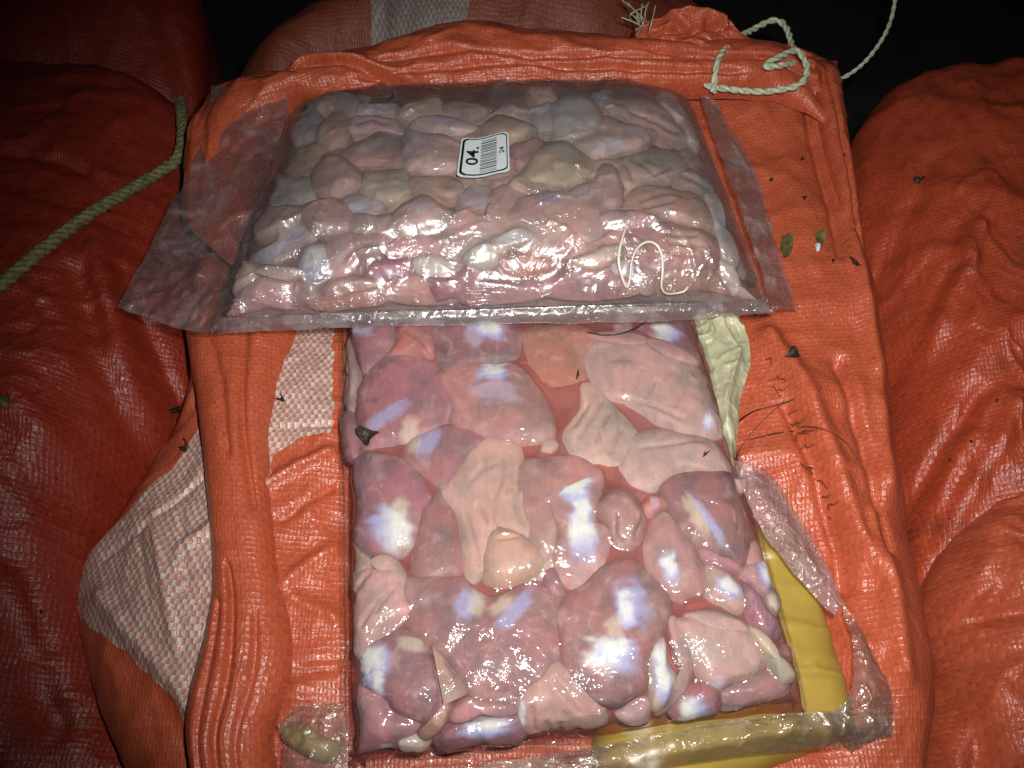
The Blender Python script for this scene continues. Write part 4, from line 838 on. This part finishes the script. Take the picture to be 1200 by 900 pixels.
# ------------------------------------------------------------------ lookup of the surface under a picture direction
def collect(names=None):
    V = []; F = []; off = 0
    for o in list(COL.objects):
        if o.type != 'MESH' or o.name.split('.')[0] in ('ground',): continue
        me = o.data
        v = np.zeros(len(me.vertices)*3); me.vertices.foreach_get('co', v)
        V.append(v.reshape(-1, 3)); F += [tuple(i+off for i in p.vertices) for p in me.polygons]; off += len(me.vertices)
    return BVHTree.FromPolygons([tuple(x) for x in np.concatenate(V)], F)
CLOTH = None
def cloth_bvh():
    V = []; F = []; off = 0
    for o in list(COL.objects):
        if o.type == 'MESH' and (o.name.split('.')[0] in ('body', 'folded_edge', 'rolled_rim', 'gathered_mouth', 'side_fold', 'film')):
            me = o.data; v = np.zeros(len(me.vertices)*3); me.vertices.foreach_get('co', v); V.append(v.reshape(-1, 3))
            f = np.zeros(len(me.loops), np.int32); me.loops.foreach_get('vertex_index', f)
            F += (f.reshape(-1, 4)+off).tolist(); off += len(me.vertices)
    return BVHTree.FromPolygons(np.concatenate(V).tolist(), F)
CLOTH = cloth_bvh()
def on(px, py, lift=0.0):
    d = rays(px, py); h = CLOTH.ray_cast(Vector(CAM*S), Vector(d))
    if h[0] is None: return unp(px, py, -4)
    n = h[1] if h[1].dot(Vector(d)) < 0 else -h[1]
    return np.array(h[0]+n*lift*S)/S

# ------------------------------------------------------------------ barcode label on the upper pack
lab = empty('barcode_label'); tag(lab, 'small white barcode label marked 04 on the upper pack', 'label')
def labpt(u, v, lift):
    u = np.asarray(u, float); v = np.asarray(v, float)
    fl, fr, br, bl = np.array([535, 209.5]), np.array([597.5, 204.5]), np.array([596, 157]), np.array([541, 163.5])
    p = (fl*(1-u)[..., None]+fr*u[..., None])*(1-v)[..., None]+(bl*(1-u)[..., None]+br*u[..., None])*v[..., None]
    py = p[..., 1]+1.8*np.sin((u-.12)*2*math.pi*.95)
    P, N, a, b = UPP.hit(p[..., 0], py)
    return P+N*(lift+.06)
def labrect(name, u0, u1, v0, v1, lift, mat, parent, r=.0, nu=24, nv=10, thick=.008):
    u, v = np.meshgrid(np.linspace(0, 1, nu), np.linspace(0, 1, nv))
    if r:
        cu = np.clip(v, 0, 1); ins = np.where((cu < r), r-np.sqrt((r*r-(r-cu)**2).clip(0)), np.where(cu > 1-r, r-np.sqrt((r*r-(cu-1+r)**2).clip(0)), 0))
        u = ins+(1-2*ins)*u
    P = labpt(u0+(u1-u0)*u, v0+(v1-v0)*v, lift)
    return mesh(name, P.reshape(-1, 3), grid_faces(nv, nu), mat, parent)
labrect('paper', 0, 1, 0, 1, .0, M['paper'], lab, r=.08, nv=24)
bd = labrect('border', .035, .965, .045, .975, .012, M['ink'], lab, r=.1, nv=24)
labrect('print_field', .085, .945, .075, .945, .024, M['paper'], lab, r=.1, nv=24)
R = random.Random(4)
vpos = .10
while vpos < .90:
    bw = R.choice([.012, .018, .026, .034]); labrect('bar', .43, .75, vpos, vpos+bw, .036, M['bar'], lab, nu=12, nv=2); vpos += bw+R.choice([.014, .02, .028])
def labtext(name, txt, u, v, size, parent, mat):
    cu = bpy.data.curves.new(name, 'FONT'); cu.body = txt; cu.size = 1; cu.resolution_u = 3; cu.offset = .018
    to = bpy.data.objects.new(name, cu); COL.objects.link(to); dg = bpy.context.evaluated_depsgraph_get(); dg.update()
    me = bpy.data.meshes.new_from_object(to.evaluated_get(dg)); bpy.data.objects.remove(to)
    T = np.array([tuple(q.co) for q in me.vertices]); F = [list(p.vertices) for p in me.polygons]
    cx = T[:, 0].mean() if False else (T[:, 0].min()+T[:, 0].max())/2
    P = labpt(u-(T[:, 1]-.35)*size*1.0, v+(T[:, 0]-cx)*size*1.15, .040)
    bpy.data.meshes.remove(me)
    return mesh(name, P, F, mat, parent, smooth=False)
labtext('number_text', '04.', .26, .53, .34, lab, M['ink'])
labtext('small_text', '24', .85, .55, .14, lab, M['ink'])

# ------------------------------------------------------------------ white looped tendon in the upper pack
def uppt(px, py, lift): P, N, a, b = UPP.hit(np.array([float(px)]), np.array([float(py)])); return (P+N*lift)[0]
tp = catmull([(735, 262), (729, 280), (725, 300), (727, 318), (734, 336), (738, 326), (740, 308), (746, 292), (758, 284), (770, 288), (776, 302), (776, 320), (775, 336), (782, 344), (800, 342), (806, 336)], 120, False)
tw = np.array([uppt(x, y, .03+.03*math.sin(i*.21)) for i, (x, y) in enumerate(tp)])
V, F, _ = tube(tw, .035+.035*np.abs(np.sin(np.linspace(0, 7, 120))), 8)
tag(mesh('tendon', V, F, M['tendon']), 'thin white looped tendon at the front right of the upper pack', 'tendon')

# ------------------------------------------------------------------ other packs and wraps below and beside
yel = empty('yellow_pack'); tag(yel, 'yellow plastic pack showing right of the lower meat pack', 'pack')
YP = Pillow([(690, 985, -4.2), (1004, 862, -4.0), (930, 622, -3.8), (700, 622, -3.8)], 1.9, n=6, m=2.2)
tu, tv = np.meshgrid(np.linspace(-1, 1, 120), np.linspace(-1, 1, 120)); a_, b_ = t2a(tu)*.9995, t2a(tv)*.9995
Py = YP.pt(a_, b_); Py[..., 2] += .25*fbm(Py[..., 0]*.4, Py[..., 1]*.4, 3, 3)+.16*(ridged(Py[..., 0]*.3, Py[..., 1]*.7, 5, 2)-.7)
mesh('wrapper', Py.reshape(-1, 3), grid_faces(120, 120), M['yellow'], yel)
sheet('clear_overwrap', [[(985, 705, -1.7), (1000, 760, -1.5), (995, 815, -1.5), (960, 842, -1.6)], [(1008, 730, -1.6), (1026, 790, -1.5), (1026, 835, -1.5), (985, 862, -1.7)], [(1020, 770, -2.2), (1042, 805, -2.2), (1044, 850, -2.3), (1000, 880, -2.4)]], M['wrap'], yel, amp=.2, seed=12, freq=.8, crease=.15)
wr = empty('clear_wrap'); tag(wr, 'crumpled grey clear plastic along the bottom edge below the lower pack', 'plastic wrap')
sheet('film', [[(560, 896, -1.7), (700, 874, -1.5), (830, 848, -1.4), (950, 834, -1.3), (1030, 832, -1.5)], [(590, 918, -1.6), (720, 892, -1.2), (850, 868, -1.2), (960, 852, -1.2), (1040, 846, -1.5)], [(640, 940, -2), (750, 906, -1.8), (870, 886, -1.8), (980, 874, -1.8), (1045, 862, -2)]], M['wrap'], wr, nu=200, nv=50, amp=.2, seed=14, freq=.6, crease=.12)
pk = empty('plastic_flap'); tag(pk, 'shiny pinkish clear plastic flap pointing down beside the yellow pack', 'plastic flap')
sheet('film', [[(860, 538, -.6), (872, 580, -.7), (895, 625, -.9), (940, 682, -1.1), (978, 722, -1.3)], [(880, 545, -.4), (900, 590, -.4), (925, 635, -.6), (955, 675, -.9), (982, 716, -1.2)], [(900, 552, -.9), (928, 590, -.9), (952, 630, -1), (974, 672, -1.1), (987, 706, -1.2)]], M['pinkwrap'], pk, nu=120, nv=60, amp=.12, seed=16, freq=.8, crease=.10)
pl = empty('pale_liner'); tag(pl, 'pale yellowish grey liner strip on the right edge of the lower pack', 'liner')
sheet('sheet', [[(806, 362, -.8), (822, 410, -.9), (838, 460, -.6), (850, 520, -.7), (862, 560, -.9)], [(840, 364, -.5), (852, 412, -.5), (856, 460, -.3), (858, 520, -.5), (863, 558, -.8)], [(866, 368, -.8), (880, 418, -.8), (870, 462, -.8), (864, 520, -.9), (864, 556, -1)]], M['pale'], pl, nu=110, nv=70, amp=.16, seed=18, freq=.7, crease=.22)
bl = empty('clear_bag'); tag(bl, 'corner of a clear bag with a yellowish piece inside, at the bottom left', 'plastic bag')
sheet('film', [[(326, 850, -2.2), (332, 880, -2.1), (330, 930, -2.2)], [(350, 828, -1.9), (362, 870, -1.6), (362, 930, -1.6)], [(398, 820, -1.8), (408, 865, -1.5), (406, 930, -1.6)]], M['wrap'], bl, nu=70, nv=70, amp=.2, seed=22, freq=.7, crease=.12)
cp = catmull([(330, 852), (352, 846), (380, 862), (398, 872), (392, 890), (372, 890), (345, 876), (330, 866)], 40, True)
rows = []
for k, (sc, dz) in enumerate([(.02, .35), (.4, .32), (.75, .2), (.95, 0), (1, -.25), (.8, -.5), (.02, -.55)]):
    q = cp.mean(0)+(cp-cp.mean(0))*sc; P = unp(q[:, 0], q[:, 1], np.full(40, -2.5)); P[:, 2] += dz+.1*fbm(P[:, 0], P[:, 1], 3); rows.append(P)
mesh('contents', np.concatenate(rows), grid_faces(7, 40, True), plain_mat('yellow_fat', (.46, .33, .11), rough=.35, var=.25, scale=150, sss=.3), bl)

# ------------------------------------------------------------------ rope, strings, threads
def twisted(name, P, r, strands, pitch, mat, parent=None, rs=.55):
    P = np.asarray(P); n = len(P)
    _, _, (T, N, B) = tube(P, r, 4)
    L = np.concatenate([[0], np.cumsum(np.linalg.norm(np.diff(P, axis=0), axis=1))])
    for k in range(strands):
        a = 2*math.pi*(L/pitch+k/strands)
        Q = P+(np.cos(a)[:, None]*N+np.sin(a)[:, None]*B)*r*.5
        V, F, _ = tube(Q, r*rs*(1+.08*np.sin(L*9+k)), 8)
        mesh(name, V, F, mat, parent)
rp = empty('rope'); tag(rp, 'greenish twisted rope crossing the dark left sack', 'rope')
pts = [on(x, y, .35) for x, y in [(-60, 384), (0, 340), (50, 300), (100, 262), (150, 228), (182, 208)]]
pts += [unp(208, 185, pts[-1][2]+.3), unp(214, 160, pts[-1][2]+.3), unp(213, 135, pts[-1][2]), unp(211, 118, pts[-1][2]-1.0)]
twisted('strand', catmull(pts, 420, False), .30, 3, 1.4, M['rope'], rp, rs=.62)
ts = empty('string'); tag(ts, 'pale green string tied in loops round the gathered sack mouth', 'string')
lp = [(836, 108), (842, 70), (862, 46), (880, 36), (905, 24), (920, 30), (928, 52), (934, 70), (920, 76), (896, 78), (915, 66), (935, 60), (946, 80), (938, 98), (910, 106), (880, 107), (850, 104), (826, 100)]
P = [on(x, y, .25) for x, y in lp]
zz = np.convolve(np.pad([p[2] for p in P], 1, mode='edge'), [.25, .5, .25], 'valid')
P = [unp(x, y, max(z, -.6)+.55) for (x, y), z in zip(lp, zz)]
twisted('strand', catmull(P, 420, False), .16, 2, 1.3, M['string'], ts, rs=.72)
t2 = empty('string'); tag(t2, 'thin grey string hanging in the dark at the top right', 'string')
P = [unp(x, y, z) for x, y, z in [(978, 92, -1.5), (990, 90, -1.3), (1010, 76, -1), (1030, 52, -.5), (1044, 24, .2), (1050, -10, 1), (1052, -60, 2)]]
twisted('strand', catmull(P, 160, False), .11, 2, 1.1, M['string'], t2, rs=.68)

R = random.Random(9)
def thread(pts, r, mat, label, name='loose_thread', lift=.06, cat='thread', group=None, arch=0):
    P = [on(x, y, lift+arch*math.sin(math.pi*i/(len(pts)-1))) for i, (x, y) in enumerate(pts)]
    V, F, _ = tube(catmull(P, 16*len(pts), False), r, 6)
    o = mesh(name, V, F, mat); tag(o, label, cat, group); return o
thread([(852, 506), (880, 488), (920, 470), (962, 456)], .035, M['hair'], 'long dark thread reaching from the lower pack onto the orange sack', arch=.25)
thread([(880, 516), (905, 512), (930, 506)], .03, M['hair'], 'short dark thread below the long one on the right of the sack', arch=.15)
thread([(862, 545), (870, 528), (890, 500), (918, 470)], .022, M['thread'], 'fine reddish thread beside the pale liner', arch=.2)
thread([(940, 500), (965, 504), (990, 520), (1010, 548)], .035, M['thread'], 'brown curved thread right of the frayed seam', arch=.1)
thread([(760, 374), (748, 384), (730, 392), (708, 394), (690, 390)], .03, M['hair'], 'dark hair lying under the front edge of the upper pack', arch=.05)
for i in range(17):                                  # frayed seam threads
    f = i/16; cx = 905+f*75+R.uniform(-16, 16); cy = 428+f*170+R.uniform(-14, 14); L = R.uniform(8, 22); a = R.uniform(-.7, .9)
    pts = [(cx+L*(t-.5)*math.cos(a)+R.uniform(-3, 3), cy+L*(t-.5)*math.sin(a)*.8+R.uniform(-3, 3)) for t in (0, .33, .66, 1)]
    thread(pts, R.uniform(.02, .04), M['thread'], 'short frayed brown thread along the seam right of the lower pack', lift=.05, arch=.12, group='frayed threads along the right seam')
for i in range(9):
    cx, cy = R.uniform(742, 760), R.uniform(28, 44); 
    P = [unp(cx, cy, 1.2), unp(cx+R.uniform(-10, 10), cy-12, 1.8+R.random()), unp(cx+R.uniform(-20, 14), cy-R.uniform(14, 40), 2+R.random())]
    V, F, _ = tube(catmull(P, 20, False), .03, 5); o = mesh('loose_thread', V, F, M['string']); tag(o, 'fine pale fibre sticking up from the gathered sack mouth', 'thread', 'fibres at the gathered mouth')

# ------------------------------------------------------------------ bits of leaf and dirt
def flake(px, py, w, h, ang, mat, label, name='leaf_bit', seed=0, thick=.06, curl=.25, cat='leaf bit', group=None, lift=.05, jag=.2):
    w, h = w*.8, h*.8
    c = on(px, py, lift); ex = on(px+4, py, lift)-c; ey = on(px, py-4, lift)-c
    if np.linalg.norm(ex) > .6: ex = np.array([.14, 0, 0])
    if np.linalg.norm(ey) > .6: ey = np.array([0, .15, .02])
    n = np.cross(ex, ey); n /= np.linalg.norm(n)
    Rr = random.Random(seed); K = 14; t = math.radians(ang)
    ringr = [1+Rr.uniform(-jag, jag) for _ in range(K)]
    V = []
    for side in (1, -1):
        for s in (.05, .55, 1):
            for k in range(K):
                a = 2*math.pi*k/K; lx = w*s*ringr[k]*math.cos(a); ly = h*s*ringr[k]*math.sin(a)
                X = lx*math.cos(t)-ly*math.sin(t); Y = lx*math.sin(t)+ly*math.cos(t)
                V.append(c+ex/4*X+ey/4*Y+n*(curl*s*s*(.4+math.cos(2*a+seed))+side*thick/2*(1.1-s*.6)+.03))
    V = np.array(V); F1 = grid_faces(3, K, True); n1 = 3*K
    F = np.concatenate([F1, F1[:, ::-1]+n1, np.stack([2*K+np.arange(K), 2*K+n1+np.arange(K), 2*K+n1+(np.arange(K)+1) % K, 2*K+(np.arange(K)+1) % K], -1)])
    o = mesh(name, V, F, mat, smooth=False); tag(o, label, cat, group); return o
flake(433, 512, 13, 12, 20, M['dark'], 'black curled leaf bit on the left side of the lower pack', seed=2, curl=.35, thick=.1)
flake(929, 416, 12, 9, 10, M['dark'], 'dark brown leaf bit on the orange sack right of the upper pack', seed=3, curl=.2)
flake(923, 288, 9, 20, -10, M['green'], 'dull olive leaf on the orange sack beside the upper pack', seed=4, curl=.08, jag=.25)
flake(960, 281, 7, 11, 15, M['green'], 'small dark green leaf right of the olive one', seed=5, curl=.15)
flake(957, 290, 4, 6, 10, M['paper'], 'tiny white scrap on the small green leaf', seed=6, curl=.1, cat='scrap', name='paper_scrap')
flake(1005, 310, 10, 3.5, -35, M['dark'], 'black twig like bit near the right edge of the orange sack', seed=7)
flake(1078, 213, 9, 4, 25, M['dark'], 'black bit on the right hand sack', seed=8)
flake(205, 481, 10, 5, 10, M['dark'], 'black crumb on the left shoulder of the orange sack', seed=9)
flake(218, 524, 4, 8, -20, M['dark'], 'black crumb on the upper tip of the white checked band', seed=10)
flake(331, 468, 4, 5, 0, M['dark'], 'dark crumb on the white band right of the folded edge', seed=11)
flake(5, 469, 11, 10, 0, M['green'], 'small green leaf at the far left edge', seed=12)
flake(825, 533, 3, 3, 0, M['dark'], 'black speck on the smooth beige gizzard at the right', seed=13)
flake(677, 441, 2, 5, -10, M['dark'], 'tiny black sliver near the pinkish ridged lining', seed=14)
flake(459, 116, 3.5, 3.5, 0, M['dark'], 'black speck at the back edge of the upper pack', seed=15)
for i in range(14):
    px, py = R.choice([(R.uniform(900, 1000), R.uniform(130, 330)), (R.uniform(1110, 1195), R.uniform(420, 560)), (R.uniform(20, 120), R.uniform(560, 860))])
    flake(px, py, R.uniform(1.5, 3), R.uniform(1.5, 3.5), R.uniform(0, 180), M['dark'], 'tiny dark dirt crumb on an orange sack', name='dirt_crumb', seed=40+i, cat='crumb', group='dirt crumbs on the sacks', curl=.05)
